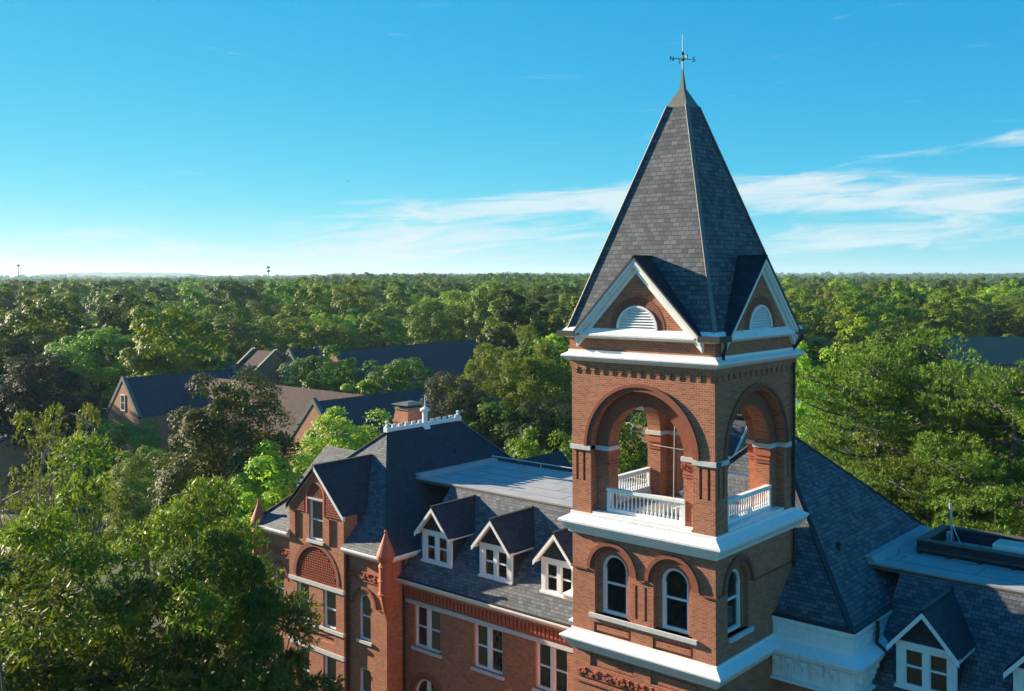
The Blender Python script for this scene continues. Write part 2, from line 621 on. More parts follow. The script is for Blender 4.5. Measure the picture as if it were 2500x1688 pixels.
# lower shaft with arched windows
for F, W in ((FRONT, 6.06), (RIGHT, 6.0), (BACK, 6.06), (LEFT, 6.0)):
    ops = []
    if F is FRONT:
        for c in (1.80, 4.36):
            ops.append(dict(c=c, w=.78, z0=15.45, zs=17.10, depth=.16, k=16))
        for c in (2.86, 3.26):
            ops.append(dict(c=c, w=.055, z0=15.62, zs=16.82, kind='rect', depth=.1, back=BRICK))
        for c in (1.80, 4.36):
            ops.append(dict(c=c, w=.82, z0=14.73, zs=15.14, kind='rect', depth=.09, back=BRICK))
    if F is RIGHT:
        ops.append(dict(c=1.55, w=.74, z0=15.45, zs=17.08, depth=.16, k=16))
    wall(t, F, 0, W, 14.0, 19.02, ops, BRICK)
    # inner order of the windows
    if F is FRONT:
        for c in (1.80, 4.36):
            wall(t, F, c - .78, c + .78, 15.45, 17.88, [dict(c=c, w=.56, z0=15.45, zs=17.12, depth=.16)], BRICK, dep=.16)
    if F is RIGHT:
        wall(t, F, .81, 2.29, 15.45, 17.82, [dict(c=1.55, w=.56, z0=15.45, zs=17.08, depth=.16)], BRICK, dep=.16)
    for c in ((1.80, 4.36) if F is FRONT else ()):
        fbox(t, F, c - .70, c + .70, 14.84, 15.03, .02, .12, BRICK)
    # belfry: front order then inner order, jambs .9 m deep
    cx = W / 2
    slits = [dict(c=q, w=.055, z0=20.28, zs=21.36, kind='rect', depth=.12, back=BRICK_DK) for q in (.24, .56, W - .56, W - .24)]
    wall(t, F, 0, W, 19.02, 24.62, [dict(c=cx, w=2.16, z0=19.02, zs=21.60, depth=.34, k=26, rmat=BRICK)] + slits, BRICK)
    wall(t, F, cx - 2.16, cx + 2.16, 19.02, 23.78, [dict(c=cx, w=1.60, z0=19.02, zs=21.60, depth=.60, k=26, rmat=BRICK)], BRICK, dep=.34)
    wall(t, F, .9, W - .9, 19.0, 24.5, [dict(c=cx, w=1.60, z0=19.0, zs=21.60, k=26)], BRICK, dep=.94)
    wall(t, F, -.06, W + .06, 24.62, 25.62, [], BRICK, dep=-.06)
    # brick dentil course stepping out under the cornice
    n = 15
    for i in range(n):
        u = (i + .5) * W / n
        fbox(t, F, u - .11, u + .11, 24.42, 24.62, -.06, .0, BRICK)
        fbox(t, F, u - .07, u + .07, 24.30, 24.42, -.035, .0, BRICK)
    fbox(t, F, -.05, W + .05, 24.50, 24.615, -.052, .0, BRICK)
t.face([(TX0, TY0, 19.0), (TX1, TY0, 19.0), (TX1, TY1, 19.0), (TX0, TY1, 19.0)], FLAT)
t.face([(TX0 + .5, TY0 + .5, 24.45), (TX1 - .5, TY0 + .5, 24.45), (TX1 - .5, TY1 - .5, 24.45), (TX0 + .5, TY1 - .5, 24.45)], INNER)
# shaft below the string course
for F, W in ((FRONT, 6.06), (RIGHT, 6.0), (BACK, 6.06), (LEFT, 6.0)):
    ops = []
    if F is FRONT:
        for c in (1.76, 4.40):
            ops.append(dict(c=c, w=.96, z0=13.46, zs=13.90, kind='rect', depth=.10, back=BRICK))
        for c in (1.80, 4.36):
            ops.append(dict(c=c, w=.6, z0=9.2, zs=11.6, kind='rect', depth=.2, back=GLASS))
    wall(t, F, 0, W, 0, 14.0, ops, BRICK)
    if F is FRONT:
        for c in (1.76, 4.40):
            fbox(t, F, c - .96 + .3, c + .90, 13.50, 13.84, .04, .12, BRICK)
TOW = t.build('bell_tower', BLD)
TOW['label'] = 'square brick tower with an open arched belfry and steep slate spire'


def part(mb, name, parent, **kw):
    return mb.build(name, parent, **kw)


def cornice(prof, name='cornice', r=(TX0, TY0, TX1, TY1), parent=None):
    c = MB()
    c.ring(*r, prof, WHITE)
    return part(c, name, parent or TOW)


cornice([(-.05, 19.10), (.06, 19.10), (.06, 18.99), (.40, 18.80), (.40, 18.73), (.36, 18.70), (.33, 18.62), (.24, 18.52), (.20, 18.44), (.13, 18.41), (.11, 18.33), (.05, 18.30), (-.01, 18.28)], 'balcony_cornice')
cornice([(0, 14.74), (.05, 14.74), (.06, 14.66), (.38, 14.47), (.38, 14.41), (.33, 14.38), (.29, 14.28), (.20, 14.17), (.15, 14.10), (.09, 14.07), (.06, 14.0), (-.01, 13.99)], 'string_cornice')
cornice([(.05, 25.16), (.10, 25.16), (.10, 25.07), (.31, 24.96), (.31, 24.91), (.27, 24.89), (.23, 24.83), (.16, 24.78), (.12, 24.75), (.07, 24.73), (-.01, 24.72)], 'upper_cornice')
cornice([(.10, 26.0), (.16, 25.98), (.32, 25.77), (.32, 25.71), (.26, 25.68), (.22, 25.64), (.13, 25.61), (.05, 25.60)], 'gable_cornice')

# arch mouldings, bands, carved capitals, balustrades
for F, W in ((FRONT, 6.06), (RIGHT, 6.0), (BACK, 6.06), (LEFT, 6.0)):
    cx = W / 2
    m = MB()
    archband(m, F, cx, 21.60, 2.32, 2.44, .07, BRICK_DK, k=30)
    part(m, 'hood_moulding', TOW)
    m = MB()
    archband(m, F, cx, 21.60, 2.165, 2.325, .02, BRICK_DK, k=30)
    part(m, 'arch_moulding', TOW)
    m = MB()
    archband(m, F, cx, 21.60, 1.605, 2.15, .015, BRICK_DK, k=30, dep=.34)
    part(m, 'arch_moulding', TOW)
    b = MB()
    k_ = 0 if F in (FRONT, BACK) else 1
    for a, q in ((-.06 + .062 * k_, .87), (W - .87, W + .06 - .062 * k_)):
        b = MB()
        fbox(b, F, a, q, 21.43 + .002 * k_, 21.60 - .003 * k_, -.06, .34 - .01 * k_, STONE)
        c0_, c1_ = ((.80, cx - 1.52) if a < 1 else (cx + 1.52, W - .80))
        fbox(b, F, c0_, c1_, 21.435, 21.594, .26, 1.0, STONE)
        part(b, 'stone_band', TOW)
    rng = random.Random(5)
    for a, q in ((.88, cx - 1.56), (cx + 1.56, W - .88)):
        c = MB()
        fbox(c, F, a, q, 21.14, 21.43, .29, .98, TERRA)
        fbox(c, F, a, q, 20.98, 21.04, .31, .97, TERRA)
        fbox(c, F, a, q, 20.88, 20.93, .31, .97, TERRA)
        for i in range(26):     # carved foliage on the capital
            u, z = rng.uniform(a - .05, q - .05), rng.uniform(21.16, 21.36)
            r = rng.uniform(.04, .08)
            fbox(c, F, u, u + r, z, z + r, .24 + rng.uniform(0, .03), .30, TERRA)
        part(c, 'carved_capital', TOW)
    # balustrade set between the inner jambs
    e = MB()
    d0, d1 = .30, .46
    a, q = cx - 1.66, cx + 1.66
    fbox(e, F, a, q, 19.96, 20.07, d0 - .02, d1 + .02, WHITE)
    fbox(e, F, a, q, 19.90, 19.955, d0 + .02, d1 - .02, WHITE)
    fbox(e, F, a, q, 19.20, 19.33, d0, d1, WHITE)
    fbox(e, F, a, a + .14, 19.33, 19.90, d0, d1, WHITE)
    fbox(e, F, q - .14, q, 19.33, 19.90, d0, d1, WHITE)
    nb = 18
    for i in range(nb):
        u = a + .14 + (i + .5) * (q - a - .28) / nb
        p = F(u, 0, (d0 + d1) / 2)
        e.lathe((p[0], p[1]), [(.045, 19.33), (.045, 19.42), (.023, 19.46), (.037, 19.55), (.022, 19.70), (.020, 19.80), (.036, 19.84), (.036, 19.90)], WHITE, n=7)
    part(e, 'balustrade', TOW)
    s = MB()      # white plinth under the rail
    fbox(s, F, cx - 2.10, cx + 2.10, 19.02, 19.19, .0, .5, WHITE)
    part(s, 'balcony_plinth', TOW)

# tower windows, hoods, sills
for F, c, w, z0, zs in ((FRONT, 1.80, .56, 15.47, 17.12), (FRONT, 4.36, .56, 15.47, 17.12), (RIGHT, 1.55, .56, 15.47, 17.08)):
    m = MB()
    sash(m, F, c, w, z0, zs, .32, arch=True, fr=.10, meet=16.6)
    part(m, 'arched_window', TOW)
    h = MB()
    archband(h, F, c, zs - .02, .95, 1.10, .09, BRICK_DK, k=24)
    archband(h, F, c, zs - .02, .785, .945, .012, BRICK_DK, k=24)
    part(h, 'window_hood', TOW)
b = MB()
fbox(b, FRONT, .80, 5.36, 15.30, 15.45, -.09, .30, STONE)
part(b, 'stone_sill', TOW)
b = MB()
fbox(b, RIGHT, .88, 2.55, 15.28, 15.45, -.09, .30, STONE)
part(b, 'stone_sill', TOW)
for a, q in ((0, .72), (2.90, 3.26), (5.46, 6.06)):
    b = MB()
    fbox(b, FRONT, a - (.06 if a == 0 else 0), q + (.06 if q > 6 else 0), 17.00, 17.06, -.06, 0, BRICK_DK)
    part(b, 'string_course', TOW)
for a, q in ((.002, .45), (2.66, 6.0)):
    b = MB()
    fbox(b, RIGHT, a, q, 17.0, 17.06, -.058, 0, BRICK_DK)
    part(b, 'string_course', TOW)
b = MB()
rng = random.Random(9)
fbox(b, FRONT, .1, 5.96, 13.02, 13.07, -.05, 0, TERRA)
fbox(b, FRONT, .1, 5.96, 12.78, 12.83, -.05, 0, BRICK_DK)
u = .12
while u < 5.9:
    for k in range(5):
        a, z = u + rng.uniform(0, .2), 13.08 + rng.uniform(0, .2)
        fbox(b, FRONT, a, a + .10, z, z + .08, -.07 - rng.uniform(0, .03), 0, TERRA)
    u += .29
part(b, 'terracotta_frieze', TOW)

# gables at the foot of the spire
GH, GZ0, GZ1 = 2.62, 25.92, 28.60
for F, W in ((FRONT, 6.06), (RIGHT, 6.0), (BACK, 6.06), (LEFT, 6.0)):
    cx = W / 2
    g = MB()
    sl = (28.05 - 25.97) / 2.10
    wall(g, F, cx - 2.15, cx + 2.15, 25.97, 28.0, [dict(c=cx, w=.86, z0=25.97, zs=26.02, depth=.1, back=INNER, rise=.82)], BRICK, dep=-.14,
         top=(cx, lambda u, cx=cx: 28.10 - sl * abs(u - cx)))
    archband(g, F, cx, 26.0, .87, 1.16, .012, BRICK_DK, k=20, dep=-.14)
    go = part(g, 'gable', TOW)
    lv = MB()
    A = arc_pts(cx, .78, 26.0, 18, .76)
    B = arc_pts(cx, .87, 26.0, 18, .84)
    for i in range(18):
        lv.face([F(*A[i], -.19), F(*A[i + 1], -.19), F(*B[i + 1], -.19), F(*B[i], -.19)], WHITE)
        lv.face([F(*A[i + 1], -.19), F(*A[i], -.19), F(*A[i], -.06), F(*A[i + 1], -.06)], WHITE)
        lv.face([F(*B[i], -.19), F(*B[i + 1], -.19), F(*B[i + 1], -.14), F(*B[i], -.14)], WHITE)
    for i in range(8):
        z = 25.99 + i * .098
        hw = .79 * math.sqrt(max(0, 1 - ((z + .05 - 26.0) / .78) ** 2)) - .01
        if hw > .1:
            lv.face([F(cx - hw, z, -.16), F(cx + hw, z, -.16), F(cx + hw, z + .085, -.08), F(cx - hw, z + .085, -.08)], WHITE)
            lv.face([F(cx - hw, z, -.16), F(cx - hw, z - .012, -.15), F(cx + hw, z - .012, -.15), F(cx + hw, z, -.16)], WHITE)
    part(lv, 'louvre', TOW)
    rk = MB()
    for s in (-1, 1):
        for (k0, k1, d0) in ((0.0, .16, -.38), (.16, .30, -.32), (.30, .36, -.26), (.36, .52, -.22)):
            # raking mouldings, stepped back towards the brick
            f = lambda k: (28.52 - k)
            P = lambda e, k, d: F(cx + s * e, f(k) - (28.52 - 25.80) / 2.66 * e, d)
            e1 = 2.66
            q = [P(0, k0, d0), P(e1, k0, d0), P(e1, k1, d0), P(0, k1, d0)]
            rk.face(q if s > 0 else q[::-1], WHITE)
            q = [P(0, k1, d0), P(e1, k1, d0), P(e1, k1, .0), P(0, k1, .0)]
            rk.face(q, WHITE)
            q = [P(0, k0, d0), P(e1, k0, d0), P(e1, k0, .2), P(0, k0, .2)]
            rk.face(q, WHITE)
            q = [P(e1, k0, d0), P(e1, k0, .1), P(e1, k1, .1), P(e1, k1, d0)]
            rk.face(q, WHITE)
    part(rk, 'raking_cornice', TOW)
    gr = MB()
    zz = lambda e: 28.60 - (28.52 - 25.80) / 2.66 * e
    for s in (-1, 1):
        bk = 2.6
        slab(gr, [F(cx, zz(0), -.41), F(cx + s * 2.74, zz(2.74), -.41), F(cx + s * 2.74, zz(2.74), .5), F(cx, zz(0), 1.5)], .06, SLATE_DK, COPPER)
    gr.bar(F(cx, 28.60, -.41), F(cx, 28.60, 1.25), .10, .06, COPPER)
    part(gr, 'gable_roof', TOW)

# spire
sp = MB()
b0, z0, b1, z1 = 3.17, 25.80, .44, 34.28
bm, zm = 2.98, 26.30
cs = lambda h, z: [(TCX - h, TCY - h, z), (TCX + h, TCY - h, z), (TCX + h, TCY + h, z), (TCX - h, TCY + h, z)]
A, B = cs(b0, z0), cs(b1, z1)
for k in range(4):
    sp.face([A[k], A[(k + 1) % 4], B[(k + 1) % 4], B[k]], SLATE)
SPI = part(sp, 'spire_roof', TOW)
hp = MB()
for k in range(4):
    hp = MB()
    hp.bar(Vector(A[k]) + Vector((0, 0, .02)), Vector(B[k]) + Vector((0, 0, .02)), .14, .05, HIPM)
    part(hp, 'hip_flashing', TOW)
cp = MB()
C0, C1, C2 = cs(.46, 34.25), cs(.095, 34.96), cs(.012, 35.80)
C3 = cs(.46, 34.21)
for X, Y in ((C3, C0), (C0, C1), (C1, C2)):
    for k in range(4):
        cp.face([X[k], X[(k + 1) % 4], Y[(k + 1) % 4], Y[k]], LEAD)
part(cp, 'spire_cap', TOW)
# corner gutters and downpipes
for sx, sy in ((-1, -1), (1, -1), (1, 1), (-1, 1)):
    g = MB()
    px, py = TCX + sx * 3.03, TCY + sy * 3.0
    q = Vector((px, py, 0))
    # L-shaped gutter hugging the corner
    g.box(px + sx * .42, py + sy * .42, 25.66, px - sx * .42, py + sy * .30, 25.86, COPPER)
    g.box(px + sx * .42, py + sy * .298, 25.662, px + sx * .30, py - sy * .42, 25.858, COPPER)
    g.box(px + sx * .30, py + sy * .30, 25.70, px - sx * .25, py - sy * .25, 25.80, COPPER)
    part(g, 'corner_gutter', TOW)
    d = MB()
    if (sx, sy) == (1, -1):
        d.tube([(px + .34, py + .10, 25.68), (px + .34, py + .12, 25.45), (px + .16, py + .30, 25.25), (px + .14, py + .34, 25.02)], .06, COPPER)
    elif (sx, sy) == (1, 1):
        d.tube([(px + .34, py - .05, 25.68), (px + .36, py - .1, 25.5), (px + .12, py - .25, 25.15), (px + .12, py - .25, 25.0)], .06, COPPER)
        d.tube([(px + .12, py - .25, 24.6), (px + .08, py - .25, 19.1)], .06, COPPER)
        d.tube([(px + .10, py - .25, 18.3), (px + .08, py - .25, 15.6)], .06, COPPER)
    elif (sx, sy) == (-1, -1):
        d.tube([(px - .36, py - .05, 25.68), (px - .34, py + .05, 25.5), (px - .12, py + .2, 25.2), (px - .12, py + .2, 25.0)], .05, COPPER)
    else:
        d.tube([(px - .34, py, 25.68), (px - .12, py - .2, 25.2), (px - .12, py - .2, 25.0)], .05, COPPER)
    part(d, 'downpipe', TOW)

# weather vane
VANE = empty('weather_vane', (TCX, TCY, 35.7), 'thin dark weather vane with compass letters on the tip of the tower spire', 'weather vane')
m = MB()
m.tube([(TCX, TCY, 35.70), (TCX, TCY, 36.3), (TCX, TCY, 37.05)], [.026, .02, .008], COPPER, n=6)
m.build('pole', VANE)
m = MB()
ax, ay = Vector((math.cos(YAW), math.sin(YAW), 0)), Vector((-math.sin(YAW), math.cos(YAW), 0))
ax, ay = (ax * .98 + ay * .17).normalized(), (ay * .98 - ax * .17).normalized()
c0 = Vector((TCX, TCY, 36.10))
m.tube([c0 - ax * .36, c0 + ax * .36], .016, COPPER, n=6)
m.tube([c0 - ay * .36, c0 + ay * .36], .016, COPPER, n=6)
m.build('compass_arms', VANE)
m = MB()
m.lathe((TCX, TCY), [(.0, 36.0), (.05, 36.03), (.075, 36.10), (.05, 36.17), (.0, 36.2)], COPPER, n=10)
m.lathe((TCX, TCY), [(.0, 36.22), (.05, 36.25), (.06, 36.3), (.04, 36.36), (.0, 36.4)], COPPER, n=10)
m.build('ball', VANE)
LET = {'N': [((0, 0), (0, 1)), ((0, 1), (.7, 0)), ((.7, 0), (.7, 1))],
       'S': [((.7, .9), (.4, 1)), ((.4, 1), (.05, .85)), ((.05, .85), (.05, .6)), ((.05, .6), (.65, .42)), ((.65, .42), (.65, .12)), ((.65, .12), (.35, 0)), ((.35, 0), (0, .1))],
       'E': [((0, 0), (0, 1)), ((0, 1), (.65, 1)), ((0, .5), (.5, .5)), ((0, 0), (.65, 0))],
       'W': [((0, 1), (.2, 0)), ((.2, 0), (.4, .7)), ((.4, .7), (.6, 0)), ((.6, 0), (.8, 1))]}
for ch, ctr, d in (('N', c0 - ax * .43, ax), ('S', c0 + ax * .43, ax), ('E', c0 + ay * .43, ay), ('W', c0 - ay * .43, -ay)):
    m = MB()
    for (a, b) in LET[ch]:
        h = .17
        pa, pb = ctr + d * ((a[0] - .35) * h) + Vector((0, 0, (a[1] - .5) * h)), ctr + d * ((b[0] - .35) * h) + Vector((0, 0, (b[1] - .5) * h))
        m.tube([pa, pb], .017, COPPER, n=5)
    m.build('compass_letter', VANE)
m = MB()
va = (ax * .35 + ay * .93).normalized()
zc = Vector((0, 0, .19))
m.tube([c0 - va * .55 + Vector((0, 0, -.05)) + zc * 0, c0 + va * .5 + Vector((0, 0, .05))], .012, GALV, n=5)
m.obox(c0 + va * .32 + Vector((-.004, 0, .0)), va * .3, Vector((.01, 0, 0)), Vector((0, 0, .16)), GALV)
m.obox(c0 - va * .62 + Vector((-.004, 0, -.14)), va * .16, Vector((.01, 0, 0)), Vector((0, 0, .14)), GALV)
m.build('arrow', VANE)

# things standing in the belfry
P0 = empty('white_pole', (-3.4, 2.9, 19), 'thin pale pole standing inside the open belfry with a cross bar', 'pole')
m = MB()
m.tube([(-3.45, 2.9, 19.0), (-3.40, 2.9, 21.6), (-3.33, 2.9, 24.3)], .016, GALV, n=6)
m.build('shaft', P0)
m = MB()
m.tube([(-4.4, 3.0, 21.33), (-2.2, 2.8, 21.30)], .016, GALV, n=6)
m.build('cross_bar', P0)
H0 = empty('roof_hatch', (-2.0, 2.0, 19), 'open white framed roof hatch on the belfry floor behind the railing', 'hatch')
m = MB()
for a, b in (((-2.9, 1.5, 19.15), (-1.5, 1.5, 19.15)), ((-1.5, 1.5, 19.15), (-1.5, 2.9, 19.15)), ((-1.5, 2.9, 19.15), (-2.9, 2.9, 19.15)), ((-2.9, 2.9, 19.15), (-2.9, 1.5, 19.15))):
    m.bar(a, b, .09, .25, WHITE)
m.build('frame', H0)
m = MB()
for a, b in (((-1.5, 1.5, 19.3), (-2.3, 1.5, 20.05)), ((-1.5, 2.9, 19.3), (-2.3, 2.9, 20.05)), ((-2.3, 1.5, 20.05), (-2.3, 2.9, 20.05)), ((-1.55, 1.5, 19.3), (-2.2, 2.9, 20.0))):
    m.bar(a, b, .08, .06, WHITE)
m.build('lid_frame', H0)

# ---- central block behind the tower
BX0, BX1, BY0, BY1 = -9.06, 3.0, 4.2, 17.0
m = MB()
CF = Face((BX0, BY0), (1, 0), (0, -1))
CR = Face((BX1, BY0), (0, 1), (1, 0))
wall(m, CF, 0, BX1 - BX0, 0, 15.30, [], BRICK)
wall(m, CR, 0, BY1 - BY0, 0, 15.30, [], BRICK)
wall(m, Face((BX1, BY1), (-1, 0), (0, 1)), 0, BX1 - BX0, 0, 15.3, [], BRICK)
wall(m, Face((BX0, BY1), (0, -1), (-1, 0)), 0, BY1 - BY0, 0, 15.3, [], BRICK)
CB = m.build('central_block', BLD)
m = MB()
m.ring(BX0, BY0, BX1, BY1, [(0, 15.42), (.10, 15.40), (.10, 15.27), (.07, 15.22), (.05, 15.16), (.04, 15.10), (.02, 14.66), (.05, 14.60), (.46, 14.36), (.46, 14.28), (.42, 14.24), (.40, 14.16), (.34, 14.10), (.22, 14.06), (.10, 14.02), (.10, 13.28), (.26, 13.24), (.26, 13.16), (0, 13.10)], WHITE)
for F, a, q in ((CF, 9.06, 12.06), (CR, 0, 3.0)):
    u = a + .25
    while u < q:
        fbox(m, F, u - .11, u + .11, 13.90, 14.08, -.36, -.08, WHITE)
        fbox(m, F, u - .08, u + .08, 13.66, 13.90, -.27, -.08, WHITE)
        fbox(m, F, u + .16, u + .39, 13.36, 13.84, -.15, -.08, WHITE)
        u += .55
    # raised panels of the attic
    u = a + .2
    while u < q - .3:
        for (x0, x1, y0, y1) in ((u, u + 1.1, 14.76, 14.80), (u, u + 1.1, 15.02, 15.06), (u, u + .04, 14.80, 15.02), (u + 1.06, u + 1.1, 14.80, 15.02)):
            fbox(m, F, x0, x1, y0, y1, -.075, -.02, WHITE)
        u += 1.3
m.build('attic_cornice', CB)
m = MB()
A = [(BX0 + .02, BY0 + .02, 15.42), (BX1 - .02, BY0 + .02, 15.42), (BX1 - .02, BY1 - .02, 15.42), (BX0 + .02, BY1 - .02, 15.42)]
AP0, AP1 = (-3.03, 10.35, 21.25), (-3.03, 10.95, 21.25)
m.face([A[0], A[1], AP0], SLATE)
m.face([A[1], A[2], AP1, AP0], SLATE)
m.face([A[2], A[3], AP1], SLATE)
m.face([A[3], A[0], AP0, AP1], SLATE)
CRF = m.build('hip_roof', BLD)
m = MB()
for a, b in ((A[0], AP0), (A[1], AP0), (A[2], AP1), (A[3], AP1), (AP0, AP1)):
    m = MB()
    m.bar(a, b, .2, .06, COPPER)
    m.build('hip_flashing', CRF)
m = MB()
m.ring(BX0, BY0, BX1, BY1, [(-.15, 15.5), (.0, 15.52), (.10, 15.47), (.10, 15.41), (-.15, 15.41)], COPPER)
m.build('roof_gutter', CRF)
m = MB()
m.tube([(1.05, 7.6, 17.15), (1.05, 7.6, 17.55)], .07, COPPER)
m.build('vent_pipe', CRF)
m = MB()
m.tube([(BX1 + .16, 6.0, 15.4), (BX1 + .18, 6.0, 15.1), (BX1 + .14, 6.0, 14.62), (BX1 + .5, 6.0, 14.36), (BX1 + .52, 6.0, 14.2), (BX1 + .3, 6.0, 13.9), (BX1 + .28, 6.0, 12.9)], .07, COPPER)
m.build('downpipe', CB)

# ---- the two wings with mansard roofs
YE, ZE, YF, ZF = 4.84, 12.50, 8.85, 16.62
YB = 24.15 - YF
WY = 5.30
SLOPE = (ZF - ZE) / (YF - YE)


def wing(x0, x1, centres, mir):
    W = x1 - x0
    F = Face((x0, WY), (1, 0), (0, -1))
    m = MB()
    ops = []
    for c in centres:
        u = c - x0
        ops.append(dict(c=u, w=.93, z0=9.08, zs=11.22, kind='rect', depth=.22))
        ops.append(dict(c=u, w=.95, z0=4.4, zs=6.65, depth=.22))
        ops.append(dict(c=u, w=.93, z0=.9, zs=3.1, kind='rect', depth=.22))
    wall(m, F, 0, W, 0, 12.2, ops, BRICK)
    wall(m, Face((x1, 18.85), (-1, 0), (0, 1)), 0, W, 0, 12.2, [], BRICK)
    xs = x1 if mir else x0
    if mir:
        wall(m, Face((x1, WY), (0, 1), (1, 0)), 0, 13.55, 0, 12.2, [], BRICK)
    # corbelled brick frieze
    fbox(m, F, 0, W, 12.02, 12.16, -.16, 0, BRICK)
    u = .12
    while u < W - .1:
        fbox(m, F, u, u + .13, 11.62, 12.02, -.14, 0, TERRA)
        fbox(m, F, u + .02, u + .11, 11.50, 11.62, -.08, 0, TERRA)
        u += .24
    wo_ = m.build('wing_wall', BLD)
    b = MB()
    fbox(b, F, .02, W - .02, 11.22, 11.42, -.05, .05, STONE)
    b.build('stone_lintel', wo_)
    for c in centres:
        u = c - x0
        b = MB()
        fbox(b, F, u - 1.05, u + 1.05, 8.94, 9.08, -.10, .2, STONE)
        b.build('stone_sill', wo_)
        b = MB()
        sash(b, F, u, .93, 9.08, 11.22, .20, fr=.10, mull=True)
        b.build('double_window', wo_)
        b = MB()
        sash(b, F, u, .95, 4.4, 6.65, .20, arch=True, fr=.10, mull=True, meet=6.0)
        b.build('arched_window', wo_)
        b = MB()
        archband(b, F, u, 6.65, .96, 1.30, .04, BRICK_DK, k=24)
        b.build('window_hood', wo_)
        b = MB()
        sash(b, F, u, .93, .9, 3.1, .20, fr=.10, mull=True)
        b.build('double_window', wo_)
    # roof
    r = MB()
    slab(r, [(x0, YE, ZE), (x1, YE, ZE), (x1, YF, ZF), (x0, YF, ZF)], .12, SLATE)
    ro = r.build('mansard_roof', BLD)
    r = MB()
    slab(r, [(x1, 24.15 - YE, ZE), (x0, 24.15 - YE, ZE), (x0, YB, ZF), (x1, YB, ZF)], .12, SLATE)
    r.build('rear_roof_slope', ro)
    e = MB()
    e.run((x0, WY), (x1, WY), (0, -1), [(-.02, 12.62), (.47, 12.52), (.50, 12.50), (.50, 12.42), (.46, 12.38), (.42, 12.30), (.30, 12.22), (.20, 12.16), (0, 12.12)], WHITE)
    e.build('eaves_cornice', ro)
    e = MB()
    e.run((x0 + .01, WY), (x1 - .01, WY), (0, -1), [(.30, 12.60), (.49, 12.56), (.49, 12.51), (.30, 12.53)], COPPER)
    e.build('eaves_gutter', ro)
    f = MB()
    fx0 = x0 - (2.75 if not mir else 0)
    if mir:
        f.face([(1.5, YF, ZF + .02), (x1, YF, ZF + .02), (x1, YB, ZF + .02), (1.5, YB, ZF + .02)], FLAT)
        fx0 = 1.6
    else:
        f.face([(fx0, YF, ZF + .02), (x1, YF, ZF + .02), (x1, YB, ZF + .02), (fx0, YB, ZF + .02)], FLAT)
    f.box(fx0, YF - .10, ZF - .10, x1, YF + .06, ZF + .045, FLAT)
    f.box(fx0, YF - .115, ZF - .16, x1, YF - .02, ZF - .02, DARKW)
    f.box(fx0, YB - .06, ZF - .1, x1, YB + .1, ZF + .045, FLAT)
    # welded seams of the membrane
    rng = random.Random(3 if mir else 8)
    y = YF + .9
    row = 0
    while y < YB - .3:
        f.box(fx0 + .3, y - .022, ZF + .015, x1, y + .022, ZF + .026, SEAM)
        x = fx0 + .8 + (row % 2) * 1.4 + rng.uniform(0, .6)
        while x < x1 - .5:
            f.box(x - .022, y, ZF + .015, x + .022, min(y + rng.choice((.9, 1.35)), YB - .1), ZF + .0255, SEAM)
            x += 2.9 + rng.uniform(-.5, .8)
        y += 1.35
        row += 1
    f.build('flat_roof', ro)
    return ro


WING_L = wing(-21.05, -9.06, (-19.38, -15.25, -11.40), False)
WING_R = wing(3.0, 26.0, (4.96, 8.79, 12.62, 16.45, 20.28, 24.1), True)
m = MB()      # light flashing where the flat roofs meet the hip slopes
m.obox((-23.75, YF, ZF + .02), (0, YB - YF, 0), (.35, 0, .0), (-.22, 0, .2), FLAT)
m.build('roof_flashing', WING_L)
m = MB()
m.obox((1.75, YF, ZF + .02), (0, YB - YF, 0), (.3, 0, .0), (-.22, 0, .2), FLAT)
m.build('roof_flashing', WING_R)
m = MB()
m.tube([(-23.8, 15.1, 16.62), (-23.8, 15.1, 16.98), (-16.0, 15.1, 16.98), (-9.2, 15.1, 16.98)], .035, GALV, n=6)
for x in (-20, -16, -12):
    m.tube([(x, 15.1, 16.62), (x, 15.1, 16.97)], .025, GALV, n=6)
m.build('roof_rail', WING_L)


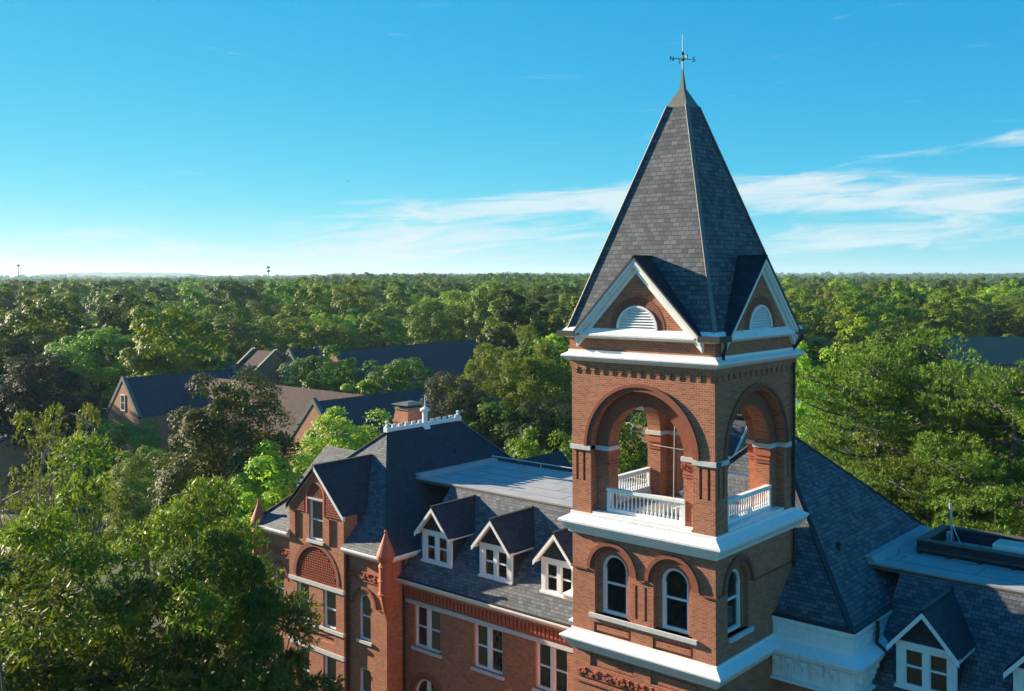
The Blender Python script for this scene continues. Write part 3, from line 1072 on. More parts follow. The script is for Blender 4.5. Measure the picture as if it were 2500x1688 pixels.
def dormer(cx):
    m = MB()
    y0 = 5.73
    hw = 1.0
    F = Face((cx - hw, y0), (1, 0), (0, -1))
    zs = 14.98
    zr = lambda y: ZE + SLOPE * (y - YE)
    # front gable infill and cheeks of dark slate
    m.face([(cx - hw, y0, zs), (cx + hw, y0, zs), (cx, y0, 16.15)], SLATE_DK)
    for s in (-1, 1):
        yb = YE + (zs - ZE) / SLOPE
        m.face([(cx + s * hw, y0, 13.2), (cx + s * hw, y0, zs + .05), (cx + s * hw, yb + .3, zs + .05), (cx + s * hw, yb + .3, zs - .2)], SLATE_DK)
    o = m.build('dormer', BLD)
    b = MB()
    fbox(b, F, -.03, 2 * hw + .03, 14.80, 15.02, -.05, .1, WHITE)
    fbox(b, F, -.08, 2 * hw + .08, 13.36, 13.46, -.10, .12, WHITE)
    fbox(b, F, -.02, .22, 13.46, 14.80, -.04, .10, WHITE)
    fbox(b, F, 2 * hw - .22, 2 * hw + .02, 13.46, 14.80, -.04, .10, WHITE)
    sash(b, F, hw, hw - .2, 13.46, 14.82, .06, fr=.08, mull=True, meet=14.18)
    b.build('dormer_window', o)
    r = MB()
    pk, ez, e = 16.32, 14.93, 1.22
    sl = (pk - ez) / e
    yf = 5.33
    yv = lambda z: YE + (z - ZE) / SLOPE
    for s in (-1, 1):
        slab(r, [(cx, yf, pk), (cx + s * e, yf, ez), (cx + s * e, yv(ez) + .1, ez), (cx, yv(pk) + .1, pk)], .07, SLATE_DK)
    r.bar((cx, yf - .02, pk + .02), (cx, yv(pk) - .02, pk + .02), .16, .07, COPPER)
    r.lathe((cx, yv(pk) - .05), [(.06, pk), (.07, pk + .08), (0, pk + .12)], COPPER, n=8)
    r.build('dormer_roof', o)
    g = MB()
    for s in (-1, 1):
        a0, a1 = Vector((cx, yf - .03, pk - .06)), Vector((cx + s * e, yf - .03, ez - .06))
        dn = Vector((0, 0, -.20))
        g.face([a0, a1, a1 + dn, a0 + dn], WHITE)
        bk = Vector((0, .07, 0))
        g.face([a0 + bk, a1 + bk, a1 + dn + bk, a0 + dn + bk], WHITE)
        g.face([a0 + dn, a1 + dn, a1 + dn + bk, a0 + dn + bk], WHITE)
        g.face([a1, a1 + bk, a1 + dn + bk, a1 + dn], WHITE)
        g.face([a0, a1, a1 + bk, a0 + bk], WHITE)
        # white soffit edge running back along the eave
        g.bar((cx + s * (e - .03), yf, ez - .12), (cx + s * (e - .03), yv(ez) + .05, ez - .12), .05, .07, WHITE)
        sf = [(cx + s * .1, yf + .03, pk - .28), (cx + s * e, yf + .03, ez - .13), (cx + s * e, y0, ez - .13), (cx + s * .1, y0, pk - .28)]
        g.face(sf, WHITE)
    g.build('bargeboard', o)
    return o


for c in (-19.09, -15.11, -11.25, 4.97, 8.80, 12.63, 16.46, 20.29):
    dormer(c)

# parapet well, plant and mast on the right-hand flat roof
m = MB()
for (x0, y0, x1, y1) in ((2.65, 11.5, 24.0, 11.8), (2.65, 11.803, 2.95, 14.6), (2.953, 14.3, 24.0, 14.6), (23.7, 11.803, 24.0, 14.297)):
    m.box(x0, y0, ZF + .0, x1, y1, 17.12, SLATE_DK, skip='b')
    m.box(x0 - .03, y0 - .03, 17.12, x1 + .03, y1 + .03, 17.17, DARKW)
m.box(2.6, 11.42, 16.78, 24.0, 11.497, 16.84, DARKW)
for x in (2.75, 3.9, 5.05, 6.25, 7.5, 8.8):
    m.box(x, 11.30, ZF + .02, x + .14, 11.496, 16.76, COPPER)
m.build('parapet_curb', WING_R)
AC = empty('air_conditioner', (6.6, 12.6, 16.65), 'long white air conditioning unit inside the dark curb on the right flat roof', 'air conditioner')
m = MB()
m.box(5.35, 12.15, 16.72, 8.6, 13.15, 17.30, WHITE)
m.build('casing', AC)
m = MB()
for x0, x1 in ((5.42, 6.42), (6.50, 7.50), (7.58, 8.53)):
    for k in range(9):
        y = 12.22 + k * .10
        m.box(x0, y, 17.30, x1, y + .05, 17.33, PALE)
m.build('top_grille', AC)
AN = empty('antenna_mast', (3.35, 13.6, 16.65), 'slim grey antenna mast on a strut at the corner of the roof curb', 'antenna')
m = MB()
m.tube([(3.35, 13.6, 16.65), (3.33, 13.6, 17.9)], .04, GALV)
m.tube([(3.33, 13.6, 17.7), (3.30, 13.6, 18.35)], .06, GALV)
m.build('mast', AN)
m = MB()
m.tube([(3.75, 13.6, 16.65), (3.36, 13.6, 17.5)], .02, GALV, n=6)
m.tube([(3.35, 13.95, 16.65), (3.34, 13.62, 17.4)], .02, GALV, n=6)
m.box(3.18, 13.48, 16.65, 3.28, 13.72, 17.15, GALV)
m.build('strut', AN)
m = MB()
m.lathe((2.3, 10.6), [(.16, 16.64), (.10, 16.68), (.06, 16.72), (.055, 16.98), (0, 16.99)], FLAT, n=10)
m.build('vent_pipe', WING_R)

# ---- gabled end pavilion
PX0, PX1, PY0, PY1 = -31.75, -21.05, 4.10, 18.85
PC = -26.40
PF = Face((PX0, PY0), (1, 0), (0, -1))
PW = PX1 - PX0
m = MB()
ops = []
for c in (2.35, PW - 1.68):
    ops.append(dict(c=c if c > 5 else 1.68, w=.46, z0=9.12, zs=11.05, depth=.2))
    ops.append(dict(c=c if c > 5 else 1.68, w=.46, z0=5.1, zs=7.55, kind='arch', rise=.14, depth=.2))
wall(m, PF, 0, PW, 0, 13.6, ops, BRICK)
PR = Face((PX1, PY0), (0, 1), (1, 0))
wall(m, PR, 0, PY1 - PY0, 0, 13.6, [], BRICK)
wall(m, Face((PX1, PY1), (-1, 0), (0, 1)), 0, PW, 0, 13.6, [], BRICK)
PL = Face((PX0, PY1), (0, -1), (-1, 0))
wall(m, PL, 0, PY1 - PY0, 0, 13.6, [dict(c=u, w=.5, z0=9.1, zs=11.2, depth=.2, back=GLASS, kind='rect') for u in (2, 5, 8, 11, 13)], BRICK)
# centre bay standing slightly forward and rising into the gable
GX0, GX1, GY = -28.72, -24.08, 3.84
GF = Face((GX0, GY), (1, 0), (0, -1))
GW = GX1 - GX0
gc = GW / 2
ops = [dict(c=gc, w=.58, z0=13.70, zs=15.88, kind='rect', depth=.2),
       dict(c=gc, w=.66, z0=15.98, zs=16.12, depth=.08, back=BRICK_DK, k=16),
       dict(c=.85, w=.36, z0=13.55, zs=15.0, kind='rect', depth=.12, back=BRICK),
       dict(c=GW - .85, w=.36, z0=13.55, zs=15.0, kind='rect', depth=.12, back=BRICK),
       dict(c=gc, w=1.72, z0=11.47, zs=11.62, depth=.14, back=BRICK_DK, k=24),
       dict(c=gc - 1.13, w=.53, z0=9.22, zs=11.25, kind='rect', depth=.2),
       dict(c=gc + 1.13, w=.53, z0=9.22, zs=11.25, kind='rect', depth=.2),
       dict(c=gc, w=1.5, z0=8.45, zs=8.78, kind='rect', depth=.1, back=BRICK),
       dict(c=gc - 1.13, w=.53, z0=5.1, zs=7.78, kind='rect', depth=.2),
       dict(c=gc + 1.13, w=.53, z0=5.1, zs=7.78, kind='rect', depth=.2),
       dict(c=gc - 1.13, w=.53, z0=1.0, zs=3.6, kind='rect', depth=.2),
       dict(c=gc + 1.13, w=.53, z0=1.0, zs=3.6, kind='rect', depth=.2)]
gs = (17.62 - 15.30) / 2.40
wall(m, GF, 0, GW, 0, 17.5, ops, BRICK, top=(gc, lambda u: 17.55 - gs * abs(u - gc)))
for X, n in ((GX0, (-1, 0)), (GX1, (1, 0))):
    m.face([(X, GY, 0), (X, PY0 + .0, 0), (X, PY0 + .0, 13.6), (X, GY, 13.6)], BRICK)
    m.face([(X, GY, 13.6), (X, 4.75, 13.6), (X, 4.75, 15.3), (X, GY, 15.3)], BRICK)
    m.face([(X, 4.75, 13.8), (X, 5.6, 14.4), (X, 5.6, 15.3), (X, 4.75, 15.3)], SLATE_DK)
PAV = m.build('pavilion_wall', BLD)
for F, c, w_, z0, zs, arch, rise, mt in ((PF, PW - 1.68, .46, 9.12, 11.05, True, None, 10.35), (PF, 1.68, .46, 9.12, 11.05, True, None, 10.35),
                                        (PF, PW - 1.68, .46, 5.1, 7.55, True, .14, 6.4), (PF, 1.68, .46, 5.1, 7.55, True, .14, 6.4)):
    b = MB()
    sash(b, F, c, w_, z0, zs, .18, arch=arch, fr=.09, meet=mt, rise=rise)
    b.build('arched_window', PAV)
    b = MB()
    fbox(b, F, c - w_ - .12, c + w_ + .12, z0 - .15, z0, -.09, .18, STONE)
    b.build('stone_sill', PAV)
    if rise is None:
        b = MB()
        archband(b, F, c, zs - .1, .80, .94, .07, BRICK_DK, k=20)
        fbox(b, F, c + .94, c + 1.5, zs - .16, zs - .10, -.05, 0, BRICK_DK)
        fbox(b, F, c - 1.5, c - .94, zs - .16, zs - .10, -.05, 0, BRICK_DK)
        b.build('window_hood', PAV)
for c, z0, zs in ((gc, 13.70, 15.88), (gc - 1.13, 9.22, 11.25), (gc + 1.13, 9.22, 11.25), (gc - 1.13, 5.1, 7.78), (gc + 1.13, 5.1, 7.78), (gc - 1.13, 1.0, 3.6), (gc + 1.13, 1.0, 3.6)):
    b = MB()
    sash(b, GF, c, .58 if c == gc else .53, z0, zs, .18, fr=.09)
    b.build('sash_window', PAV)
for nm, u0, u1, z0, z1, d0, d1 in (('stone_sill', gc - .70, gc + .70, 13.55, 13.70, -.10, .18), ('stone_lintel', gc - .70, gc + .68, 15.88, 15.98, -.05, .10), ('stone_band', -.03, GW + .03, 11.25, 11.46, -.06, .1),
                                  ('stone_band', -.03, GW + .03, 9.04, 9.22, -.08, .1), ('stone_band', -.03, GW + .03, 7.78, 8.0, -.06, .1)):
    b = MB()
    fbox(b, GF, u0, u1, z0, z1, d0, d1, STONE)
    b.build(nm, PAV)
b = MB()
archband(b, GF, gc, 11.62, 1.73, 1.98, .03, BRICK_DK, k=28)
archband(b, GF, gc, 16.10, .67, .80, .06, TERRA, k=18, legs=1.0)
b.build('arch_moulding', PAV)
b = MB()      # studded terracotta infill of the blind arches and gable spandrels
z = 11.53
row = 0
while z < 13.25:
    hw = 1.64 * math.sqrt(max(0, 1 - (max(0, z + .08 - 11.62) / 1.66) ** 2))
    u = gc - hw + (row % 2) * .07
    while u < gc + hw - .09:
        fbox(b, GF, u, u + .08, z, z + .075, .035, .14, TERRA)
        u += .15
    z += .135
    row += 1
z = 16.02
while z < 16.7:
    hw = .60 * math.sqrt(max(0, 1 - (max(0, z + .06 - 16.12) / .62) ** 2))
    u = gc - hw
    while u < gc + hw - .07:
        fbox(b, GF, u, u + .065, z, z + .06, .0, .08, TERRA)
        u += .125
    z += .115
z = 15.15
row = 0
while z < 17.2:
    hw = (17.30 - z) / gs
    for s in (-1, 1):
        u = .84 if z < 16.9 else .1
        while u < hw - .12:
            if abs(u) > .84 or z > 16.95:
                fbox(b, GF, gc + s * (u + (row % 2) * .05) - .04, gc + s * (u + (row % 2) * .05) + .04, z, z + .07, -.06, 0, TERRA)
            u += .13
    z += .125
    row += 1
b.build('terracotta_studs', PAV)
b = MB()
rng = random.Random(4)
for F, a, q in ((PF, PW - 2.95, PW - .3), (PF, .3, 2.95)):
    fbox(b, F, a, q, 12.62, 12.68, -.06, 0, TERRA)
    fbox(b, F, a, q, 12.18, 12.22, -.05, 0, TERRA)
    u = a + .02
    while u < q - .2:
        for k in range(5):
            x, z = u + rng.uniform(0, .2), 12.25 + rng.uniform(0, .26)
            fbox(b, F, x, x + .10, z, z + .09, -.07 - rng.uniform(0, .03), 0, TERRA)
        u += .28
b.build('terracotta_frieze', PAV)
for x, y in ((PX1 + .06, PY0 - .10), (PX0 - .06, PY0 - .10)):
    p = MB()
    p.lathe((x, y), [(0, 10.55), (.05, 10.75), (.12, 11.0), (.20, 11.3), (.27, 11.62), (.31, 11.85), (.41, 11.88), (.41, 11.95), (.355, 11.97), (.355, 12.55), (.39, 12.57), (.39, 12.62), (.355, 12.64),
                     (.355, 13.25), (.39, 13.27), (.39, 13.32), (.355, 13.34), (.33, 13.50), (.45, 13.68), (.48, 13.84), (.45, 13.95), (.07, 14.92), (.06, 14.95), (.085, 15.0), (.085, 15.06), (.05, 15.11), (0, 15.13)], TERRA, n=20)
    p.build('pinnacle', PAV, smooth=False)
# pavilion roof: hip with ridge running back, cross gables
m = MB()
e0 = .46
EZ = 13.74
E = [(PX0 - e0, PY0 - e0, EZ), (PX1 + e0, PY0 - e0, EZ), (PX1 + e0, PY1 + e0, EZ), (PX0 - e0, PY1 + e0, EZ)]
R0, R1 = (PC, 9.1, 18.98), (PC, 14.8, 18.98)
KS = (18.98 - EZ) / (R0[1] - E[0][1])
zr_ = lambda y: EZ + KS * (y - E[0][1])
th_ = (GX0 - E[0][0]) / (PC - E[0][0])
yh = E[0][1] + th_ * (R0[1] - E[0][1])
H0_, H1_ = (PX0, PY0, EZ + .43), (PX1, PY0, EZ + .43)
m.face([H0_, (PX0, PY0 - e0, EZ), (GX0, E[0][1], EZ), (GX0, yh, zr_(yh))], SLATE)
m.face([(2 * PC - GX0, E[0][1], EZ), (PX1, PY0 - e0, EZ), H1_, (2 * PC - GX0, yh, zr_(yh))], SLATE)
m.face([(GX0, 4.9, zr_(4.9)), (2 * PC - GX0, 4.9, zr_(4.9)), (2 * PC - GX0, yh, zr_(yh)), R0, (GX0, yh, zr_(yh))], SLATE)
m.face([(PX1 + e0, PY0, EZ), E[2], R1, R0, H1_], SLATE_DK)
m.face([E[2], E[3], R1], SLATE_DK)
m.face([E[3], (PX0 - e0, PY0, EZ), H0_, R0, R1], SLATE)
PRF = m.build('pavilion_roof', BLD)
m = MB()
for a, b in ((H0_, R0), (H1_, R0), (E[2], R1), (E[3], R1)):
    m = MB()
    m.bar(a, b, .22, .08, COPPER)
    m.build('hip_flashing', PRF)
m = MB()
EP = [(.1, 13.86), (.44, 13.77), (.48, 13.75), (.48, 13.66), (.44, 13.62), (.40, 13.54), (.28, 13.46), (.18, 13.40), (.0, 13.36)]
m.ring(PX0, PY0, PX1, PY1, EP, WHITE, sides='k')
m.run((PX1, PY0 + .0), (PX1, PY1 + .3), (1, 0), EP, WHITE)
m.run((PX0, PY1 + .3), (PX0, PY0 + .0), (-1, 0), EP, WHITE)
m.run((PX0, PY0), (GX0 - .01, PY0), (0, -1), EP, WHITE)
m.run((GX1 + .01, PY0), (PX1, PY0), (0, -1), EP, WHITE)
m.build('eaves_cornice', PRF)
m = MB()
pk = 17.74
for s in (-1, 1):
    ex = 2.44
    ez = pk - gs * ex
    yv = lambda z: PY0 - e0 + (z - EZ) / ((18.98 - EZ) / (9.1 - PY0 + e0))
    slab(m, [(PC, GY - .14, pk), (PC + s * ex, GY - .14, ez), (PC + s * ex, yv(ez) + .1, ez), (PC, yv(pk) + .1, pk)], .08, SLATE_DK)
m.bar((PC, GY - .15, pk + .02), (PC, yv(pk), pk + .02), .2, .07, COPPER)
m.build('gable_roof', PRF)
m = MB()
for s in (-1, 1):
    a0, a1 = Vector((PC, GY - .16, pk - .05)), Vector((PC + s * 2.44, GY - .16, pk - gs * 2.44 - .05))
    dn, bk = Vector((0, 0, -.22)), Vector((0, .16, 0))
    m.face([a0, a1, a1 + dn, a0 + dn], WHITE)
    m.face([a0 + dn, a1 + dn, a1 + dn + bk, a0 + dn + bk], WHITE)
    m.face([a1, a1 + bk, a1 + dn + bk, a1 + dn], WHITE)
    m.face([a0, a1, a1 + bk, a0 + bk], WHITE)
    m.build('bargeboard', PRF)
m = MB()      # cross gable on the far side of the hip and a low gable behind
pk2 = 17.2
for s in (-1, 1):
    slab(m, [(-33.5, 10.2, pk2), (-33.5, 10.2 + s * 2.5, pk2 - 2.2), (-29.5, 10.2 + s * 2.5, pk2 - 2.2), (-28.0, 10.2, pk2)], .08, SLATE)
m.face([(-33.2, 7.9, 14.9), (-33.2, 12.5, 14.9), (-33.2, 10.2, 17.1)], BRICK)
m.box(-33.2, 7.9, 0, PX0 - .003, 12.5, 14.9, BRICK)
for s in (-1, 1):
    slab(m, [(-25.2, 17.0, 16.0), (-25.2 + s * 2.6, 17.0, 13.3), (-25.2 + s * 2.6, 23.6, 13.3), (-25.2, 23.6, 16.0)], .08, SLATE_DK)
m.box(-27.5, 18.86, 0, -22.9, 23.4, 13.4, BRICK)
m.face([(-27.5, 23.4, 13.4), (-22.9, 23.4, 13.4), (-25.2, 23.4, 15.9)], BRICK)
m.build('rear_gable', PRF)
m = MB()
for y in (9.6, 12.5):
    m = MB()
    m.tube([(-24.6, y + .3, 17.2), (-24.6, y + .3, 17.65)], .06, COPPER)
    m.build('vent_pipe', PRF)
m = MB()
rz = 19.0
m.box(PC - .13, 9.0, rz - .08, PC + .13, 14.9, rz + .05, WHITE)
m.box(PC - .04, 9.0, rz + .05, PC + .04, 14.9, rz + .13, WHITE)
y = 9.35
while y < 14.6:
    if abs(y + .14 - 12.0) > .42:
        m.box(PC - .05, y, rz + .13, PC + .05, y + .28, rz + .30, WHITE)
    y += .52
for y0 in (8.95, 14.8):
    m.box(PC - .16, y0 - .12, rz - .1, PC + .16, y0 + .18, rz + .18, WHITE)
    m.lathe((PC, y0 + .03), [(.16, rz + .18), (.10, rz + .28), (.06, rz + .36), (.11, rz + .42), (.11, rz + .5), (0, rz + .55)], WHITE, n=10)
m.lathe((PC, 12.0), [(.34, rz - .25), (.28, rz - .05), (.17, rz + .05), (.16, rz + .72), (.25, rz + .78), (.30, rz + .84), (.30, rz + .93), (.18, rz + .98), (.06, rz + 1.06), (.03, rz + 1.1), (.02, rz + 1.75), (0, rz + 1.76)], WHITE, n=14)
m.build('ridge_cresting', PRF)
m = MB()
def frus(m, x0, y0, x1, y1, z0, z1, d, mat):
    a = [(x0, y0, z0), (x1, y0, z0), (x1, y1, z0), (x0, y1, z0)]
    b = [(x0 + d, y0 + d, z1), (x1 - d, y0 + d, z1), (x1 - d, y1 - d, z1), (x0 + d, y1 - d, z1)]
    for k in range(4):
        m.face([a[k], a[(k + 1) % 4], b[(k + 1) % 4], b[k]], mat)
    m.face(b, mat)
frus(m, -29.25, 12.05, -27.95, 13.55, 15.0, 18.9, 0, BRICK)
frus(m, -29.30, 12.0, -27.90, 13.6, 18.9, 19.0, 0, BRICK)
frus(m, -29.25, 12.05, -27.95, 13.55, 19.0, 19.65, .10, BRICK)
CH = m.build('chimney', PRF) if False else m.build('chimney', BLD)
m = MB()
m.box(-29.2, 12.1, 19.652, -28.0, 13.5, 19.80, LEAD)
m.box(-29.1, 12.2, 19.80, -28.1, 13.4, 19.95, COPPER)
frus(m, -29.32, 11.98, -27.88, 13.62, 19.95, 20.0, 0, LEAD)
frus(m, -29.32, 11.98, -27.88, 13.62, 20.0, 20.12, .5, LEAD)
m.build('chimney_cap', CH)
m = MB()
m.tube([(-28.9, 12.1, 20.0), (-28.9, 12.1, 20.6)], .015, COPPER, n=5)
m.tube([(-27.95, 13.3, 20.0), (-27.95, 13.3, 20.75)], .015, COPPER, n=5)
m.build('lightning_rod', CH)
for name, pts in (('downpipe', [(PX1 + .2, 5.12, 13.4), (PX1 + .12, 5.15, 13.1), (PX1 + .1, 5.2, 12.85), (PX1 + .1, 5.2, 0)]), ('downpipe', [(GX1 + .09, PY0 - .08, 13.4), (GX1 + .09, PY0 - .08, 0)]),
                  ('downpipe', [(GX0 - .09, PY0 - .08, 13.4), (GX0 - .09, PY0 - .08, 0)])):
    m = MB()
    m.tube(pts, .06, COPPER)
    m.build(name, PAV)

# ------------------------------------------------------------------ ground
def hgt(x, y):
    """height of the land: flat campus, gently rolling further out"""
    x, y = np.asarray(x, float), np.asarray(y, float)
    r = np.hypot(x - CAMP.x, y - CAMP.y)
    f = np.clip((r - 160) / 700, 0, 1)
    h = 3.5 * np.sin(x / 210 + 1.3) * np.cos(y / 260 + .4) + 3.0 * np.sin((x + y) / 470 + 2.0) + 2.5 * np.cos((x - .6 * y) / 830)
    g = np.clip((r - 500) / 2600, 0, 1)
    return f * (h + 1.0) + g * (2.0 + 3.5 * np.sin(x / 520 + .7) * np.sin(y / 610 + 1.9)) - f * (1 - g) * 2.0


def ground():
    rad = [0, 20, 45, 80, 120, 170, 230, 300, 380, 480, 600, 750, 950, 1200, 1500, 1900, 2400, 3000, 3800, 4800, 6000, 8000, 11000, 15000]
    na = 120
    v, f = [], []
    for r in rad:
        for k in range(na):
            a = 2 * math.pi * k / na
            x, y = CAMP.x + r * math.cos(a), CAMP.y + r * math.sin(a)
            v.append((x, y, float(hgt(x, y))))
    for i in range(len(rad) - 1):
        for k in range(na):
            j = (k + 1) % na
            f.append((i * na + k, i * na + j, (i + 1) * na + j, (i + 1) * na + k))
    me = bpy.data.meshes.new('ground')
    me.from_pydata(v, [], f)
    m, t_, b = new_mat('woodland_floor')
    g = N(t_, 'ShaderNodeTexCoord')
    n = N(t_, 'ShaderNodeTexNoise')
    n.inputs['Scale'].default_value = .05
    n.inputs['Detail'].default_value = 8
    L(t_, g.outputs['Object'], n.inputs['Vector'])
    c = mixcol(t_, n.outputs['Fac'], (.018, .032, .010), (.045, .065, .018))
    L(t_, c, b.inputs['Base Color'])
    b.inputs['Roughness'].default_value = .95
    me.materials.append(m)
    o = bpy.data.objects.new('ground', me)
    COL.objects.link(o)
    tag(o, None, None, kind='structure')


ground()
FWD = Vector((-math.sin(YAW), math.cos(YAW)))
RGT = Vector((math.cos(YAW), math.sin(YAW)))


def at(u, d):
    """ground point seen in column u (of a 2324 wide view) at distance d"""
    x = (u * 1.0757 - 1250) / 2465 * d
    return CAMP.x + RGT.x * x + FWD.x * d, CAMP.y + RGT.y * x + FWD.y * d


# far blue hills on the skyline
def hills():
    v, f = [], []
    n = 40
    rng = random.Random(2)
    for i in range(n + 1):
        u = 90 + 340 * i / n
        x0, y0 = at(u, 13000)
        x1, y1 = at(u, 14500)
        e = math.sin(math.pi * i / n) ** .7
        h = 28 + 14 + 26 * e * (.75 + .25 * math.sin(i * .9)) + rng.uniform(0, 3)
        v += [(x0, y0, 0), (x1, y1, h), (x1 - 200, y1 + 600, 0)]
    for i in range(n):
        a = i * 3
        f += [(a, a + 3, a + 4, a + 1), (a + 1, a + 4, a + 5, a + 2)]
    me = bpy.data.meshes.new('hills')
    me.from_pydata(v, [], f)
    me.materials.append(simple('hill_forest', (.03, .05, .03), .95))
    o = bpy.data.objects.new('hills', me)
    COL.objects.link(o)
    tag(o, None, None, kind='structure')


hills()


# ------------------------------------------------------------------ background buildings
def gable_house(name, label, axis, x0, x1, y0, y1, eave, ridge, wallm, roofm, cat='building', coping=None, windows=(), over=.35, trim=None, z0=-1):
    """gabled house; axis is the direction of the ridge; windows: (wall 'f' or 'r', centre, half width, z0, z1)"""
    e = empty(name, ((x0 + x1) / 2, (y0 + y1) / 2, 0), label, cat)
    m = MB()
    m.box(x0, y0, z0, x1, y1, eave, wallm, skip='bt')
    if axis == 'y':
        c = (x0 + x1) / 2
        for y in (y0, y1):
            m.face([(x0, y, eave), (x1, y, eave), (c, y, ridge - .1)], wallm)
    else:
        c = (y0 + y1) / 2
        for x in (x0, x1):
            m.face([(x, y0, eave), (x, y1, eave), (x, c, ridge - .1)], wallm)
    m.build('wall', e)
    r = MB()
    k = over
    for s in (-1, 1):
        if axis == 'y':
            hw = (x1 - x0) / 2
            sl = (ridge - eave) / hw
            slab(r, [(c, y0 - k, ridge), (c + s * (hw + k), y0 - k, eave - sl * k), (c + s * (hw + k), y1 + k, eave - sl * k), (c, y1 + k, ridge)], .18, roofm, COPPER)
        else:
            hw = (y1 - y0) / 2
            sl = (ridge - eave) / hw
            slab(r, [(x0 - k, c, ridge), (x0 - k, c + s * (hw + k), eave - sl * k), (x1 + k, c + s * (hw + k), eave - sl * k), (x1 + k, c, ridge)], .18, roofm, COPPER)
    ro = r.build('roof', e)
    if coping:
        for end in (0, 1):
            g = MB()
            for s in (-1, 1):
                if axis == 'y':
                    y = (y0, y1)[end]
                    y += (.21, -.21)[end] * (s == -1)
                    g.bar((c, y, ridge + .25), (c + s * (hw + .3), y, eave + .0), .55, .5, coping)
                else:
                    x = (x0, x1)[end]
                    g.bar((x, c, ridge + .25), (x, c + s * (hw + .3), eave), .55, .5, coping)
            g.build('gable_coping', ro)
    if trim:
        g = MB()
        for s in (-1, 1):
            if axis == 'y':
                g.bar((c, y0 - k - .05, ridge - .05), (c + s * (hw + k), y0 - k - .05, eave - sl * k - .05), .12, .32, trim)
            else:
                g.bar((x1 + k + .05, c, ridge - .05), (x1 + k + .05, c + s * (hw + k), eave - sl * k - .05), .12, .32, trim)
        g.build('bargeboard', ro)
    for wl, cc, hw_, a, b in windows:
        F = Face((x0, y0), (1, 0), (0, -1)) if wl == 'f' else Face((x1, y0), (0, 1), (1, 0))
        m = MB()
        sash(m, F, cc, hw_, a, b, -.01, fr=.14, mull=hw_ > .8)
        m.build('window', e)
    return e


HALL = empty('brick_hall', (-100, 55, 0), 'long brick hall with a brown slate roof between two cross gables', 'building')


def hall_part(name, axis, x0, x1, y0, y1, eave, ridge, roofm, coping, windows=()):
    e = gable_house('tmp', 'tmp', axis, x0, x1, y0, y1, eave, ridge, BRICK_BG, roofm, coping=coping, windows=windows, over=.03)
    return e


def merge_into(parent, e, wallname, roofname):
    """hand the parts of a temporary house over to one building"""
    kids = list(e.children)
    wallo = [k for k in kids if k.name.startswith('wall')][0]
    for k in kids:
        if k.name.startswith('window'):
            continue
        k.parent = parent
        k.matrix_parent_inverse = Matrix.Translation(-wloc(parent))
    for k in kids:
        if k.name.startswith('window'):
            k.parent = wallo
            k.matrix_parent_inverse = Matrix.Translation(-wloc(wallo))
    bpy.data.objects.remove(e)


for args in (('x', -122, -81, 49.5, 60.5, 7.2, 12.5, SLATE_BR, None), ('y', -126.5, -117.5, 43.6, 62, 7.6, 13.0, SLATE_BG, LEAD, (('f', 4.5, .65, 8.2, 10.6),)),
             ('y', -85.6, -76.4, 46.2, 67, 7.6, 12.6, SLATE_BG, LEAD, (('f', 4.6, .75, 6.6, 8.9),))):
    merge_into(HALL, hall_part('tmp', *args), 'wall', 'roof')
m = MB()
for x in (-103.5,):
    m.box(x, 51.5, 9.0, x + .5, 52.0, 11.4, COPPER)
    m.box(x - 1.2, 50.5, 8.7, x - .9, 50.8, 9.8, GALV)
m.build('vent_pipe', HALL)
FARH = empty('slate_hall', (-134, 115, 0), 'long blue-grey slate roofed hall with a small parapet gable among trees in the distance', 'building')
for args in (('y', -140.5, -127.5, 92, 139, 7.0, 13.5, SLATE_BG, None), ('y', -144.5, -136.0, 86.5, 93, 8.5, 13.6, SLATE_BR, LEAD, (('f', 4.2, .6, 9.2, 11.2),)),
             ('x', -151, -143.8, 80, 92, 8.5, 13.2, SLATE_BR, LEAD)):
    merge_into(FARH, hall_part('tmp', *args), 'wall', 'roof')
gable_house('brick_house', 'low brick house with pale eaves behind the bare branched oak at the left edge', 'x', -126, -109, 20, 30, 7.4, 11.0, BRICK_BG, SLATE_BG, trim=None, windows=(('f', 4, .6, 3.5, 5.6), ('f', 8.5, .6, 3.5, 5.6), ('f', 13, .6, 3.5, 5.6)))
DRH = gable_house('dark_roofed_hall', 'distant low hall with a plain dark brown roof beyond the pines', 'x', -16, 40, -7, 7, 9.2, 14.2, BRICK_BG, simple('brown_shingle', (.21, .135, .10), .95, noise=.15, nscale=.3, spec=.05))
DRH.location = (*at(2125, 214), 0)
DRH.rotation_euler = (0, 0, YAW)
for k in list(DRH.children):
    k.matrix_parent_inverse = Matrix.Translation(Vector((16, 0, 0)))
TH = gable_house('pale_house', 'pale walled house with a bright blue tarpaulin on its roof, half hidden by the pine', 'x', -60, -38, 117, 129, 7.2, 9.4, PALE, simple('grey_roof', (.25, .24, .23), .8, noise=.1), windows=(('f', 4, .9, 3.4, 5.6), ('f', 9, .9, 3.4, 5.6), ('f', 15, .9, 3.4, 5.6)))
m = MB()
sl = (9.4 - 7.2) / 6
m.face([(-53.5, 117.5, 7.2 + sl * .5 + .05), (-43.5, 117.8, 7.2 + sl * .8 + .05), (-44, 122.6, 7.2 + sl * 5.6 + .05), (-53, 122.4, 7.2 + sl * 5.4 + .05)], TARP)
m.build('tarpaulin', TH)
gable_house('white_trimmed_house', 'dark roofed house with a white trimmed gable seen through the right belfry arch', 'x', -58, -43.9, 81, 89, 5.6, 9.3, BRICK_BG, SLATE_BG, trim=WHITE, windows=(('r', 4.2, .8, 4.0, 6.2),))
